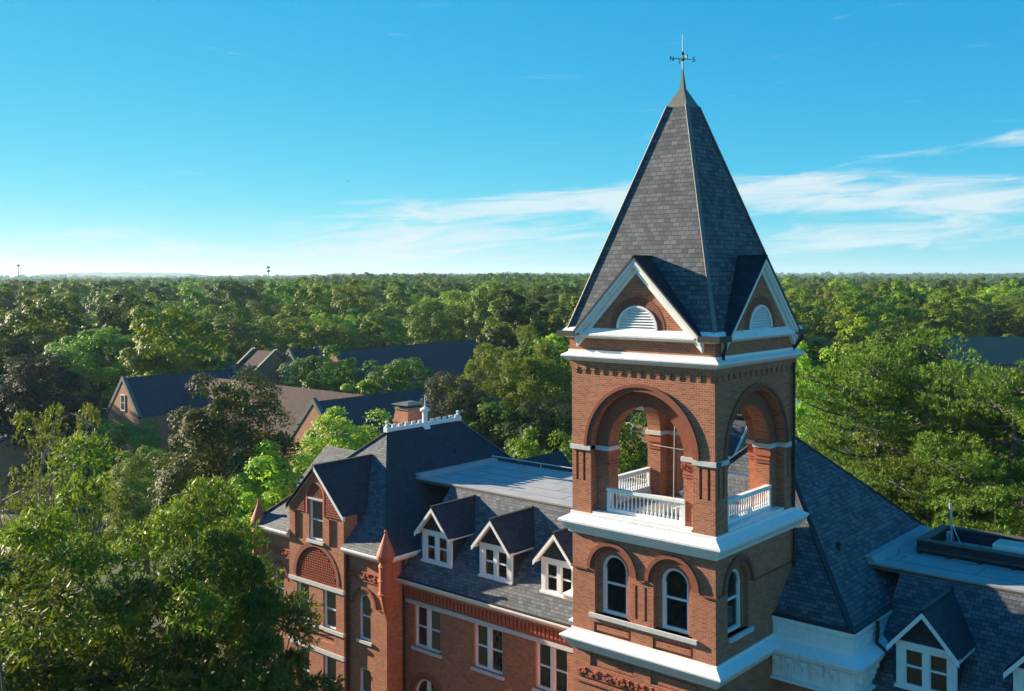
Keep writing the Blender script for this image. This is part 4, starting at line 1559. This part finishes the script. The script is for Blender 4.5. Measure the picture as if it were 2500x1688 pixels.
gable_house('tall_brick_house', 'tall tan brick house with white window trim glimpsed through the front belfry arch', 'x', -60, -47, 70, 80, 12.0, 15.0, brickmat('tan_brick', (.40, .25, .15), (.33, .2, .12), (.4, .3, .2), .24, .08, .01), SLATE_BG, windows=(('f', 4.3, .8, 8.6, 11.6), ('f', 8.2, .8, 8.6, 11.6)))


def mast(u, d, ztop, name, label, heads):
    x, y = at(u, d)
    z = float(hgt(x, y))
    e = empty(name, (x, y, z), label, 'mast')
    m = MB()
    m.tube([(x, y, z), (x, y, ztop)], [.9, .5], GALV, n=6)
    m.build('pole', e)
    m = MB()
    for (dz, r, h) in heads:
        m.lathe((x, y), [(r * .6, ztop - dz - h), (r, ztop - dz - h * .6), (r, ztop - dz), (0, ztop - dz + .3)], LEAD, n=8)
    m.build('antenna_array', e)


mast(42, 1500, 28 + 24 * 1.0757 * 1500 / 2465, 'water_tower_mast', 'slim far mast with a small round head at the left end of the skyline', [(0, 2.2, 2.5)])
mast(609, 1500, 28 + 18 * 1.0757 * 1500 / 2465, 'cell_tower', 'far phone mast with stacked antenna arrays rising over the wooded skyline', [(0, 2.6, 3.0), (5.5, 2.6, 3.0)])
mast(901, 2500, 28 + 9 * 1.0757 * 2500 / 2465, 'radio_mast', 'tiny thin mast on the skyline left of the tower', [(0, .9, 2)])

# small airliner far off in the sky
ax_, ay_ = at(791, 9000)
az_ = 28 + (621 - 410) * 1.0757 / 2465 * 9000
PLN = empty('airliner', (ax_, ay_, az_), 'tiny white airliner high in the clear sky left of the tower', 'airplane')
dv = Vector((RGT.x, RGT.y, -.03)).normalized()
pv_ = Vector((FWD.x, FWD.y, 0))
q0 = Vector((ax_, ay_, az_))
m = MB()
m.tube([q0 - dv * 19, q0 - dv * 16, q0 + dv * 12, q0 + dv * 19 + Vector((0, 0, .8))], [.5, 2, 2, .4], WHITE, n=8)
m.build('fuselage', PLN)
m = MB()
for s in (-1, 1):
    slab(m, [q0 - dv * 4, q0 + dv * 3, q0 + dv * 8 + pv_ * s * 17 + Vector((0, 0, 1.2)), q0 + dv * 6 + pv_ * s * 17 + Vector((0, 0, 1.2))], .5, LEAD)
m.build('wing', PLN)
m = MB()
m.obox(q0 + dv * 14 + Vector((0, 0, 1)), dv * 4, pv_ * .4, Vector((0, 0, 6)) + dv * 3, WHITE)
m.build('tail_fin', PLN)


# ------------------------------------------------------------------ trees
def np_mesh(name, V, F4, mats, mi=None, smooth=False):
    me = bpy.data.meshes.new(name)
    V = np.asarray(V, np.float32)
    F4 = np.asarray(F4, np.int32)
    k = F4.shape[1]
    me.vertices.add(len(V))
    me.vertices.foreach_set('co', V.ravel())
    me.loops.add(F4.size)
    me.loops.foreach_set('vertex_index', F4.ravel())
    me.polygons.add(len(F4))
    me.polygons.foreach_set('loop_start', np.arange(0, F4.size, k, dtype=np.int32))
    me.polygons.foreach_set('loop_total', np.full(len(F4), k, np.int32))
    for m in mats:
        me.materials.append(m)
    if mi is not None:
        me.polygons.foreach_set('material_index', np.asarray(mi, np.int32))
    if smooth:
        me.polygons.foreach_set('use_smooth', np.ones(len(F4), bool))
    me.update(calc_edges=True)
    return me


def unit(a):
    return a / np.maximum(np.linalg.norm(a, axis=-1, keepdims=True), 1e-9)


def leaves(P, D, Nn, ln, wd, fold=.18):
    """diamond leaves: base P, long axis D, normal Nn, arrays of length and width"""
    D = unit(D)
    S = unit(np.cross(D, Nn))
    U = np.cross(S, D)
    ln, wd = ln[:, None], wd[:, None]
    a = P
    b = P + D * ln * .45 + S * wd * .5 - U * wd * fold
    c = P + D * ln - U * ln * .12
    d = P + D * ln * .45 - S * wd * .5 - U * wd * fold
    V = np.stack([a, b, c, d], 1).reshape(-1, 3)
    return V, np.arange(len(V)).reshape(-1, 4)


def blobs(rng, n, R_, H, zc, lump=.25, low=-.55, inner=.35):
    """clump centres in an irregular crown: radius R_, half height H, centre height zc"""
    i = np.arange(n) + .5
    ph = np.arccos(1 - (1 - low) * i / n)
    th = np.pi * (1 + 5 ** .5) * i + rng.uniform(0, .6, n)
    d = np.c_[np.cos(th) * np.sin(ph), np.sin(th) * np.sin(ph), np.cos(ph)]
    d = unit(d + rng.normal(0, .12, (n, 3)))
    k = rng.uniform(0, 6.28, 6)
    lm = 1 + lump * (np.sin(3 * th + k[0]) * np.sin(2 * ph + k[1]) * .6 + np.sin(5 * th + k[2] + 2 * ph) * .4 + rng.normal(0, .35, n))
    rr = np.where(rng.random(n) < inner, rng.uniform(.35, .8, n), rng.uniform(.86, 1.0, n)) * lm
    c = d * rr[:, None] * np.array([R_, R_, H]) + np.array([0, 0, zc])
    return c, d


def crown_cloud(rng, C, Dv, rb, n, ln, wd, up=.5, flat=.75, droop=0.0, jit=.45):
    """leaves scattered through clumps C of radius rb, thicker towards their outer, upper side"""
    idx = rng.integers(0, len(C), n)
    q = unit(rng.normal(0, 1, (n, 3)) + Dv[idx] * .55 + np.array([0, 0, up]))
    r = rb[idx] * rng.uniform(.45, 1.0, n) ** .6
    P = C[idx] + q * r[:, None] * np.array([1, 1, flat])
    Nn = unit(q + Dv[idx] * .3 + np.array([0, 0, .45]) + rng.normal(0, jit, (n, 3)))
    D = unit(rng.normal(0, 1, (n, 3)) + q * .7 + np.array([0, 0, -droop]))
    D = unit(D - Nn * (D * Nn).sum(1, keepdims=True) * .8)
    s = rng.uniform(.7, 1.25, n)
    return leaves(P, D, Nn, ln * s, wd * s)


def tube_np(pts, rad, n=6):
    pts = np.asarray(pts, float)
    V, F = [], []
    for i, p in enumerate(pts):
        d = pts[min(i + 1, len(pts) - 1)] - pts[max(i - 1, 0)]
        d = d / (np.linalg.norm(d) + 1e-9)
        a = np.cross(d, [.31, .2, .93] if abs(d[2]) < .9 else [1, .1, 0])
        a /= np.linalg.norm(a) + 1e-9
        b = np.cross(d, a)
        for k in range(n):
            t_ = 2 * math.pi * k / n
            V.append(p + (a * math.cos(t_) + b * math.sin(t_)) * rad[i])
    for i in range(len(pts) - 1):
        for k in range(n):
            F.append((i * n + k, i * n + (k + 1) % n, (i + 1) * n + (k + 1) % n, (i + 1) * n + k))
    return np.array(V), np.array(F)


def join(parts):
    V, F, o = [], [], 0
    for v, f in parts:
        V.append(v)
        F.append(f + o)
        o += len(v)
    return np.concatenate(V), np.concatenate(F)


def limbs(rng, H0, top, C, nl, r0, twigs=0):
    """trunk to height top and nl curved limbs reaching into clumps C"""
    parts = []
    bend = rng.normal(0, .25, (6, 2))
    zs = np.linspace(0, top, 6)
    tr = np.c_[np.cumsum(bend, 0) * .5 * np.linspace(0, 1, 6)[:, None], zs]
    parts.append(tube_np(tr, np.linspace(r0, r0 * .35, 6) * np.r_[1.35, 1, 1, 1, 1, 1], 8))
    sel = rng.permutation(len(C))[:nl]
    for i in sel:
        z = rng.uniform(H0, top * .95)
        k = z / top * 5
        a, b = tr[int(k)], tr[min(int(k) + 1, 5)]
        p0 = a + (b - a) * (k - int(k))
        p3 = C[i]
        mid = p0 + (p3 - p0) * .5 + np.array([0, 0, rng.uniform(-.2, .12) * np.linalg.norm(p3 - p0)]) + rng.normal(0, .25, 3)
        s = np.linspace(0, 1, 6)[:, None]
        pts = (1 - s) ** 2 * p0 + 2 * s * (1 - s) * mid + s ** 2 * p3
        pts[1:-1] += rng.normal(0, .10, (4, 3))
        rr = r0 * rng.uniform(.28, .45)
        parts.append(tube_np(pts, np.linspace(rr, rr * .15, 6), 5))
        for _ in range(twigs):
            j = rng.integers(2, 6)
            e = pts[j] + rng.normal(0, 1, 3) * 1.1 + np.array([0, 0, .3])
            parts.append(tube_np([pts[j], (pts[j] + e) / 2 + rng.normal(0, .1, 3), e], [rr * .3, rr * .2, rr * .07], 4))
    return join(parts)


def broad(seed, H, R_, nb, nleaf, ln, wd, mat=None, zc=.62, hh=.40, lump=.25, rbk=.26, low=-.6, up=.5, nl=14, droop=.0, flat=.75, r0=None, bark=None, twigs=0, inner=.35, jit=.45):
    rng = np.random.default_rng(seed)
    C, Dv = blobs(rng, nb, R_ * .86, H * hh * .9, H * zc, lump, low, inner)
    rb = R_ * rbk * rng.uniform(.65, 1.3, nb)
    Vl, Fl = crown_cloud(rng, C, Dv, rb, nleaf, np.full(nleaf, ln), np.full(nleaf, wd), up, flat, droop, jit)
    Vt, Ft = limbs(rng, H * .22, H * (zc + .12), C, nl, r0 or H * .018 + .05, twigs)
    return (Vl, Fl, mat or LEAF), (Vt, Ft, bark or BARK)


def sprigs(seed, H, R_, nb, nspr, k, ln, wd, mat, **kw):
    """crown whose leaves sit in radiating sprigs at the twig ends"""
    rng = np.random.default_rng(seed)
    g = dict(zc=.62, hh=.40, lump=.3, rbk=.24, low=-.6, inner=.35, nl=22, twigs=3, r0=None, droop=.25, up=.5)
    g.update(kw)
    C, Dv = blobs(rng, nb, R_ * .86, H * g['hh'] * .9, H * g['zc'], g['lump'], g['low'], g['inner'])
    rb = R_ * g['rbk'] * rng.uniform(.6, 1.35, nb)
    idx = rng.integers(0, nb, nspr)
    q = unit(rng.normal(0, 1, (nspr, 3)) + Dv[idx] * .5 + np.array([0, 0, g['up']]))
    P0 = C[idx] + q * (rb[idx] * rng.uniform(.4, 1.0, nspr) ** .55)[:, None] * np.array([1, 1, .75])
    ax = unit(q + rng.normal(0, .35, (nspr, 3)) + np.array([0, 0, .2]))
    P = np.repeat(P0, k, 0)
    A = np.repeat(ax, k, 0)
    n = nspr * k
    D = unit(A * .55 + rng.normal(0, .6, (n, 3)) + np.array([0, 0, -g['droop']]))
    Nn = unit(A + rng.normal(0, .33, (n, 3)) + np.array([0, 0, .35]))
    s = rng.uniform(.7, 1.25, n)
    Vl, Fl = leaves(P + rng.normal(0, ln * .18, (n, 3)), D, Nn, ln * s, wd * s)
    Vt, Ft = limbs(rng, H * .22, H * (g['zc'] + .12), C, g['nl'], g['r0'] or H * .018 + .05, g['twigs'])
    return (Vl, Fl, mat), (Vt, Ft, kw.get('bark', BARK))


def pine(seed, H, R_, nbr, ntuft, k=12):
    """open crowned pine: spreading limbs carrying flat plates of needle tufts"""
    rng = np.random.default_rng(seed)
    tr = np.c_[np.cumsum(rng.normal(0, .12, (8, 2)), 0) * np.linspace(0, 1, 8)[:, None], np.linspace(0, H * .96, 8)]
    parts = [tube_np(tr, np.linspace(H * .017, H * .004, 8), 8)]
    pads, padr = [], []
    for i in range(nbr):
        f = (i + .5) / nbr
        z = H * (.30 + .67 * f ** .85)
        kz = z / (H * .96) * 7
        a = tr[min(int(kz), 6)]
        b = tr[min(int(kz) + 1, 7)]
        p0 = a + (b - a) * (kz - int(kz))
        th = i * 2.39996 + rng.uniform(-.4, .4)
        prof = math.sin(math.pi * min(1, (1 - f) * .86 + .14)) ** .62 if f > .45 else .80 + .2 * f / .45
        ln = R_ * prof * rng.uniform(.65, 1.08)
        d = np.array([math.cos(th), math.sin(th), 0])
        rise = rng.uniform(.05, .38) * (0.4 + f)
        s = np.linspace(0, 1, 6)[:, None]
        pts = p0 + d * ln * s + np.array([0, 0, 1]) * (ln * rise * s ** 1.6 - ln * .06 * np.sin(s * 3.1)) + rng.normal(0, .08, (6, 3)) * s
        rr = H * .0031 * (.5 + ln / R_)
        parts.append(tube_np(pts, np.linspace(rr, rr * .25, 6), 5))
        for j in range(7):
            t_ = rng.uniform(.3, 1.0)
            q = pts[min(int(t_ * 5), 4)] * (1 - (t_ * 5 - min(int(t_ * 5), 4))) + pts[min(int(t_ * 5) + 1, 5)] * (t_ * 5 - min(int(t_ * 5), 4))
            e = q + np.array([rng.normal(0, .55), rng.normal(0, .55), rng.uniform(.1, .5)]) * (.5 + .2 * R_)
            parts.append(tube_np([q, (q + e) / 2 + rng.normal(0, .05, 3), e], [rr * .45, rr * .3, rr * .12], 4))
            pads.append(e)
            padr.append(rng.uniform(.11, .22) * R_)
    pads, padr = np.array(pads), np.array(padr)
    idx = rng.integers(0, len(pads), ntuft)
    q = rng.normal(0, 1, (ntuft, 3))
    q = unit(q) * rng.uniform(.2, 1, (ntuft, 1)) ** .5
    P0 = pads[idx] + q * padr[idx][:, None] * np.array([1, 1, .45]) + np.array([0, 0, .08])
    A = unit(np.c_[q[:, :2] * .9, np.full(ntuft, .75)] + rng.normal(0, .3, (ntuft, 3)))
    n = ntuft * k
    P, A = np.repeat(P0, k, 0), np.repeat(A, k, 0)
    D = unit(A * .75 + rng.normal(0, .55, (n, 3)))
    Nn = unit(rng.normal(0, 1, (n, 3)) + np.array([0, 0, .5]))
    s = rng.uniform(.7, 1.2, n)
    Vl, Fl = leaves(P, D, Nn, .30 * s, .050 * s, fold=.05)
    Vt, Ft = join(parts)
    return (Vl, Fl, NEEDLE), (Vt, Ft, BARK)


TREE_MESH = {}


def proto(key, res):
    (Vl, Fl, ml), (Vt, Ft, mt) = res
    TREE_MESH[key] = (np_mesh(key + '_crown', Vl, Fl, [ml]), np_mesh(key + '_trunk', Vt, Ft, [mt], smooth=True), float(Vl[:, 2].max()))


def put_tree(key, name, label, x, y, top, col, cat='tree', group=None, rot=0, sxy=None, parts=True, z=None):
    """place a tree so that its crown reaches the height top"""
    cr, tk, h = TREE_MESH[key]
    z = float(hgt(x, y)) if z is None else z
    s = (top - z) / h
    sx = sxy or s
    if parts:
        e = empty(name, (x, y, z), label, cat, group)
        e.rotation_euler = (0, 0, rot)
        e.scale = (sx, sx, s)
        for nm, me in (('crown', cr), ('trunk', tk)):
            o = bpy.data.objects.new(nm, me)
            COL.objects.link(o)
            o.parent = e
            o.color = (*col, 1)
        return e
    o = bpy.data.objects.new(name, cr)
    COL.objects.link(o)
    o.location = (x, y, z)
    o.rotation_euler = (0, 0, rot)
    o.scale = (sx, sx, s)
    o.color = (*col, 1)
    return tag(o, label, cat, group)


def ztop(v, d):
    return 28 - (v * 1.0757 - 668) * d / 2465


OAKC, LIME, MAGN, PINEC, DEEP, OLIVE, BLUEG = (.150, .190, .020), (.27, .37, .034), (.095, .115, .026), (.112, .165, .020), (.078, .120, .016), (.16, .19, .022), (.05, .11, .034)

proto('oak', sprigs(11, 22, 8.2, 95, 15000, 6, .32, .085, LEAF, zc=.60, hh=.42, lump=.36, rbk=.19, inner=.25))
proto('oak_b', sprigs(12, 22, 7.0, 80, 12000, 6, .32, .085, LEAF, zc=.62, hh=.40, lump=.38, rbk=.19, inner=.25))
proto('dense_oak', sprigs(19, 18, 4.0, 85, 13000, 6, .27, .075, LEAF, zc=.55, hh=.46, lump=.22, rbk=.26, low=-.95, inner=.25))
proto('thin_oak', sprigs(13, 21, 5.6, 46, 3000, 6, .22, .06, LEAF, zc=.68, hh=.32, lump=.4, rbk=.22, nl=40, twigs=7, bark=BARK_PALE, inner=.5))
proto('magnolia', broad(14, 20, 5.4, 170, 60000, .27, .13, LEAF_GLOSS, zc=.52, hh=.50, lump=.16, low=-.85, rbk=.24, jit=.3, inner=.15))
proto('maple', broad(15, 17, 4.0, 120, 32000, .24, .14, LEAF, zc=.56, hh=.44, lump=.22, rbk=.24, low=-.8, droop=.7))
proto('pine', pine(16, 24, 6.6, 44, 10500, 10))
proto('pine_b', pine(17, 23, 6.0, 40, 9000, 10))
for i, (H, R_, nb, lump, zc, hh) in enumerate(((21, 7.5, 80, .28, .62, .40), (23, 6.2, 75, .3, .60, .42), (19, 7.8, 80, .35, .62, .38), (24, 5.4, 70, .25, .58, .44), (20, 6.8, 85, .4, .6, .42))):
    proto('canopy_%d' % i, broad(30 + i, H, R_, nb, 15000, .44, .33, zc=zc, hh=hh, lump=lump, low=-.75, rbk=.235, nl=10, jit=.2, inner=.15))
for i, (H, R_, nb, lump) in enumerate(((20, 7.0, 34, .3), (21, 5.8, 30, .35), (19, 7.6, 36, .4))):
    proto('far_%d' % i, broad(50 + i, H, R_, nb, 1700, 1.0, .8, zc=.60, hh=.42, lump=lump, low=-.5, rbk=.28, nl=2, jit=.2, inner=.12))

NEAR = [
    # kind, name, u, distance, top row v, colour, width factor, label
    ('oak', 'oak_tree', 245, 37, 950, OAKC, .80, 'big dark leaved oak filling the lower left foreground in front of the pavilion'),
    ('oak_b', 'oak_tree', 95, 31, 1170, OAKC, 1.05, 'nearest oak, dark and bushy, in the bottom left corner'),
    ('thin_oak', 'oak_tree', 100, 43, 905, OLIVE, .62, 'thin crowned oak with bare grey forking branches at the left edge'),
    ('oak_b', 'oak_tree', -120, 45, 1130, OAKC, .9, 'oak cut by the left edge below the brick house'),
    ('dense_oak', 'oak_tree', 520, 36, 1190, DEEP, .88, 'shaded dark oak bough spreading before the pavilion windows'),
    ('magnolia', 'magnolia_tree', 520, 72, 835, MAGN, 1.0, 'tall glossy dark magnolia in front of the brown roofed brick hall'),
    ('maple', 'maple_tree', 618, 66, 1000, LIME, 1.0, 'pale green leafy tree just left of the pavilion'),
    ('maple', 'maple_tree', 790, 84, 915, LIME, 1.15, 'pale green tree rising behind the pavilion chimney'),
    ('maple', 'maple_tree', 705, 90, 1000, LIME, .9, 'low pale green tree between the pavilion gable and the brick hall'),
    ('magnolia', 'magnolia_tree', 90, 128, 800, (.06, .065, .035), 1.25, 'dark purplish magnolia at the far left behind the thin oak'),
    ('canopy_1', 'oak_tree', 62, 176, 757, BLUEG, 1.0, 'rounded blue green tree above the dark magnolia on the left'),
    ('canopy_0', 'oak_tree', 222, 174, 735, (.17, .28, .025), 1.2, 'bright green spreading tree left of the brick gable'),
    ('magnolia', 'magnolia_tree', 330, 95, 1010, OLIVE, .7, 'olive bushy tree beneath the left brick gable'),
    ('canopy_4', 'oak_tree', 268, 118, 948, OLIVE, .78, 'leafy olive tree below the window of the left brick gable'),
    ('canopy_2', 'oak_tree', 420, 120, 985, OLIVE, .7, 'bushy tree between the brick gable and the dark magnolia'),
    ('canopy_2', 'oak_tree', 735, 150, 778, DEEP, .82, 'dense dark round tree beside the small parapet gable'),
    ('canopy_4', 'oak_tree', 905, 143, 808, (.12, .20, .03), .85, 'mid green tree in front of the long blue slate roof'),
    ('canopy_3', 'oak_tree', 820, 140, 855, LIME, .8, 'low yellow green tree between the two hall roofs'),
    ('magnolia', 'magnolia_tree', 1045, 100, 838, (.10, .11, .055), .95, 'greyish flowering magnolia behind the cresting of the pavilion roof'),
    ('oak', 'oak_tree', 1165, 112, 735, OLIVE, .85, 'tall olive oak between the long slate roof and the tower'),
    ('canopy_0', 'oak_tree', 1245, 118, 760, (.13, .22, .03), .8, 'bright green oak touching the left side of the tower'),
    ('canopy_1', 'oak_tree', 1120, 96, 900, DEEP, .9, 'deep shaded tree behind the flat roof'),
    ('magnolia', 'magnolia_tree', 1235, 92, 905, (.05, .075, .025), .9, 'dark evergreen beside the belfry piers'),
    ('maple', 'maple_tree', 1218, 70, 962, (.16, .30, .02), .75, 'small vivid green tree beyond the flat roof rail'),
    ('maple', 'maple_tree', 1420, 74, 925, (.17, .29, .025), .95, 'vivid green tree framed by the front belfry arch'),
    ('maple', 'maple_tree', 1330, 80, 960, (.13, .22, .03), .8, 'green tree half hidden behind the left belfry pier'),
    ('pine', 'pine_tree', 1985, 63, 742, PINEC, 1.0, 'large spreading pine right of the tower above the slate roof'),
    ('pine_b', 'pine_tree', 2285, 57, 778, PINEC, 1.0, 'tall pine cut by the right edge'),
    ('pine_b', 'pine_tree', 2130, 58, 960, PINEC, 1.0, 'lower pine filling the gap between the two tall pines'),
    ('pine', 'pine_tree', 1905, 74, 1010, (.09, .14, .03), .8, 'low pine boughs against the slope of the slate roof beside the tower'),
    ('pine_b', 'pine_tree', 2290, 52, 1010, PINEC, .9, 'low pine boughs behind the roof mast'),
    ('maple', 'maple_tree', 1835, 96, 775, LIME, .8, 'pale sparse tree close to the right side of the tower'),
    ('canopy_3', 'oak_tree', 2085, 150, 770, (.15, .23, .03), .7, 'light green tree left of the dark brown roof'),
    ('canopy_0', 'oak_tree', 2060, 150, 735, DEEP, .9, 'dark rounded tree behind the large pine'),
    ('canopy_4', 'oak_tree', 2030, 115, 960, OLIVE, .8, 'olive tree below the blue tarpaulin roof'),
    ('canopy_1', 'oak_tree', 2200, 110, 930, OLIVE, .9, 'olive tree behind the right hand pines'),
    ('canopy_2', 'oak_tree', 2330, 120, 850, DEEP, .9, 'dark tree at the right edge behind the tall pine'),
]
rng = np.random.default_rng(77)
for kind, name, u, d, v, col, wf, label in NEAR:
    x, y = at(u, d)
    tp = ztop(v, d)
    h = TREE_MESH[kind][2]
    put_tree(kind, name, label, x, y, tp, col, rot=rng.uniform(0, 6.28), sxy=wf if kind in ('oak', 'oak_b', 'thin_oak', 'magnolia', 'maple', 'pine', 'pine_b') else wf)

# trees one can tell apart in the middle distance, each an object of its own
LITP = [(-122.4, 43.5, 10.0), (-81, 46, 9.8), (-140.2, 86.4, 11.0), (-100, 50, 9.0), (-90, 52, 10.0), (-110, 52, 10), (-28, 4, 8.5), (-3, 0, 12)]


def shades(x, y, r, top):
    """would a crown here stand between the sun and one of the sunlit walls?"""
    for px, py, pz in LITP:
        dx, dy = x - px, y - py
        q = dx * SUNV.x + dy * SUNV.y
        h2 = SUNV.x ** 2 + SUNV.y ** 2
        if q <= 0:
            continue
        t_ = q / h2
        off = math.hypot(dx - t_ * SUNV.x, dy - t_ * SUNV.y)
        if off < r and pz + t_ * SUNV.z < top - (off / r) ** 2 * 5:
            return True
    return False


for _k, _n, _u, _d, _v, *_r in NEAR:
    if shades(*at(_u, _d), 7 * _r[1], ztop(_v, _d)):
        print('shades a wall:', _k, _u, _d, _v)
taken = [at(u, d) for _, _, u, d, *_ in NEAR]
KEEP = [(-130, -73, 40, 70), (-152, -124, 76, 142), (-130, -105, 16, 34), (-60, -32, 182, 254), (-64, -34, 112, 134), (-64, -40, 66, 93), (-36, 30, -10, 30)]
SHAPE = ('broad', 'round headed', 'wide spreading', 'tall narrow', 'lumpy')


def region(u, d):
    r = ('behind the dark magnolia and brick gable' if u < 300 else 'behind the brown roofed hall' if u < 620 else 'behind the long slate roof' if u < 1290 else 'behind the bell tower' if u < 1760
         else 'behind the large pine' if u < 2100 else 'behind the dark brown roof')
    return ('front row ' if d < 200 else 'middle row ' if d < 300 else 'back row ') + r


CLS = [((.130, .195, .015), 'mid green tree'), ((.22, .30, .018), 'yellow green tree'),
       ((.058, .105, .013), 'dark green tree'), ((.14, .175, .022), 'olive tinged tree')]
count = 0
tries = 0
while count < 285 and tries < 20000:
    tries += 1
    d = 120 + 330 * rng.random() ** .75
    u = rng.uniform(-260, 2600)
    x, y = at(u, d)
    if any(a - 5 < x < b + 5 and c - 5 < y < e + 5 for a, b, c, e in KEEP):
        continue
    # leave the roofs of the halls in view
    if d < 232 and 560 < u < 1150:
        continue
    if d < 165 and 140 < u < 1150:
        continue
    if d < 225 and u > 2040:
        continue
    if d < 170 and 1500 < u < 2000:
        continue
    if min((x - a) ** 2 + (y - b) ** 2 for a, b in taken) < (10.0 + d * .015) ** 2:
        continue
    if shades(x, y, 8.5, 23):
        continue
    taken.append((x, y))
    i = rng.choice(4, p=(.42, .27, .2, .11))
    k = 'canopy_%d' % rng.integers(0, 5)
    z = float(hgt(x, y))
    tp = z + rng.uniform(14.5, 25.5) + (1.0 if d > 250 else 0)
    if d < 235:
        tp = min(tp, ztop(650, d))
    tp = min(tp, ztop(632, d))
    lb = '%s %s in the %s' % (SHAPE[int(k[-1])], CLS[i][1], region(u, d))
    put_tree(k, 'woodland_tree', lb, x, y, tp, CLS[i][0], rot=rng.uniform(0, 6.28), sxy=rng.uniform(.95, 1.55), parts=d < 190, group=lb.replace('tree in', 'trees in'))
    count += 1
print('woodland trees', count)


# the wood beyond, which reads as one mass: instances of the crowns on one object
def forest():
    rng = np.random.default_rng(5)
    P, S, I = [], [], []
    for r0, r1, sp, sc in ((420, 700, 10.5, 1.0), (700, 1100, 14, 1.08), (1100, 1800, 20, 1.2), (1800, 2900, 30, 1.4), (2900, 4600, 46, 1.8)):
        area = math.radians(70) / 2 * (r1 ** 2 - r0 ** 2)
        n = int(area / sp ** 2)
        a = np.radians(rng.uniform(-35, 35, n)) - 0
        r = np.sqrt(rng.uniform(r0 ** 2, r1 ** 2, n))
        x = CAMP.x + r * (np.cos(a) * FWD.x + np.sin(a) * RGT.x)
        y = CAMP.y + r * (np.cos(a) * FWD.y + np.sin(a) * RGT.y)
        z = hgt(x, y)
        patch = np.sin(x / 37) * np.cos(y / 41) + .6 * np.sin(x / 90 + y / 70)
        P.append(np.c_[x, y, z - 21 * (sc - 1) - 1.5])
        S.append(sc * (rng.uniform(.8, 1.12, n) + .07 * patch))
        I.append(rng.integers(0, 12, n))
    P, S, I = np.concatenate(P), np.concatenate(S), np.concatenate(I)
    me = bpy.data.meshes.new('distant_woodland')
    me.vertices.add(len(P))
    me.vertices.foreach_set('co', P.astype(np.float32).ravel())
    for nm, ty, dat in (('scl', 'FLOAT', S.astype(np.float32)), ('idx', 'INT', I.astype(np.int32))):
        at_ = me.attributes.new(nm, ty, 'POINT')
        at_.data.foreach_set('value', dat)
    o = bpy.data.objects.new('distant_woodland', me)
    COL.objects.link(o)
    o.color = (.12, .18, .016, 1)
    tag(o, 'distant wooded canopy running to the horizon', 'woodland', kind='stuff')
    ng = bpy.data.node_groups.new('scatter', 'GeometryNodeTree')
    ng.interface.new_socket('Geometry', in_out='INPUT', socket_type='NodeSocketGeometry')
    ng.interface.new_socket('Geometry', in_out='OUTPUT', socket_type='NodeSocketGeometry')
    gi, go = N(ng, 'NodeGroupInput'), N(ng, 'NodeGroupOutput')
    jn = N(ng, 'GeometryNodeJoinGeometry')
    pal = [CLS[q][0] for q in range(4)]
    for c in range(4):
        for k in range(3):
            # source crowns: real trees of the near edge of the wood
            ang = math.radians(-31 + 5.6 * (c * 3 + k))
            r = 470 + 12 * ((c * 5 + k * 3) % 5)
            x = CAMP.x + r * (math.cos(ang) * FWD.x + math.sin(ang) * RGT.x)
            y = CAMP.y + r * (math.cos(ang) * FWD.y + math.sin(ang) * RGT.y)
            uu = (math.tan(ang) * 2465 + 1250) / 1.0757
            lb = '%s %s in the last row %s' % (('domed', 'slender', 'flat topped')[k], CLS[c][1], region(uu, 150)[10:])
            s_ = put_tree('far_%d' % k, 'woodland_tree', lb, x, y, float(hgt(x, y)) + 20, pal[c], parts=False, group=lb.replace('tree in', 'trees in'))
            oi = N(ng, 'GeometryNodeObjectInfo')
            oi.inputs['Object'].default_value = s_
            oi.inputs['As Instance'].default_value = True
            L(ng, oi.outputs['Geometry'], jn.inputs[0])
    ip = N(ng, 'GeometryNodeInstanceOnPoints')
    ip.inputs['Pick Instance'].default_value = True
    na = [N(ng, 'GeometryNodeInputNamedAttribute') for _ in range(2)]
    na[0].data_type, na[1].data_type = 'FLOAT', 'INT'
    na[0].inputs['Name'].default_value, na[1].inputs['Name'].default_value = 'scl', 'idx'
    rv = N(ng, 'FunctionNodeRandomValue', data_type='FLOAT_VECTOR')
    rv.inputs[0].default_value = (0, 0, 0)
    rv.inputs[1].default_value = (0, 0, 6.28)
    L(ng, gi.outputs[0], ip.inputs['Points'])
    L(ng, jn.outputs[0], ip.inputs['Instance'])
    L(ng, na[0].outputs[0], ip.inputs['Scale'])
    L(ng, na[1].outputs[0], ip.inputs['Instance Index'])
    L(ng, rv.outputs[0], ip.inputs['Rotation'])
    L(ng, ip.outputs[0], go.inputs[0])
    md = o.modifiers.new('scatter', 'NODES')
    md.node_group = ng
    print('forest points', len(P))


forest()

# ------------------------------------------------------------------ air
def haze():
    m = bpy.data.materials.new('air')
    m.use_nodes = True
    t_ = m.node_tree
    for n in list(t_.nodes):
        if n.type != 'OUTPUT_MATERIAL':
            t_.nodes.remove(n)
    v = N(t_, 'ShaderNodeVolumePrincipled')
    v.inputs['Color'].default_value = (.56, .82, 1.0, 1)
    v.inputs['Density'].default_value = HAZE
    v.inputs['Anisotropy'].default_value = 0.2
    L(t_, v.outputs[0], t_.nodes['Material Output'].inputs['Volume'])
    b = MB()
    b.box(-5600, -3000, -16, 3200, 6200, 60, m)
    o = b.build('haze')
    tag(o, None, None, kind='stuff')


HAZE = 0.00008
haze()
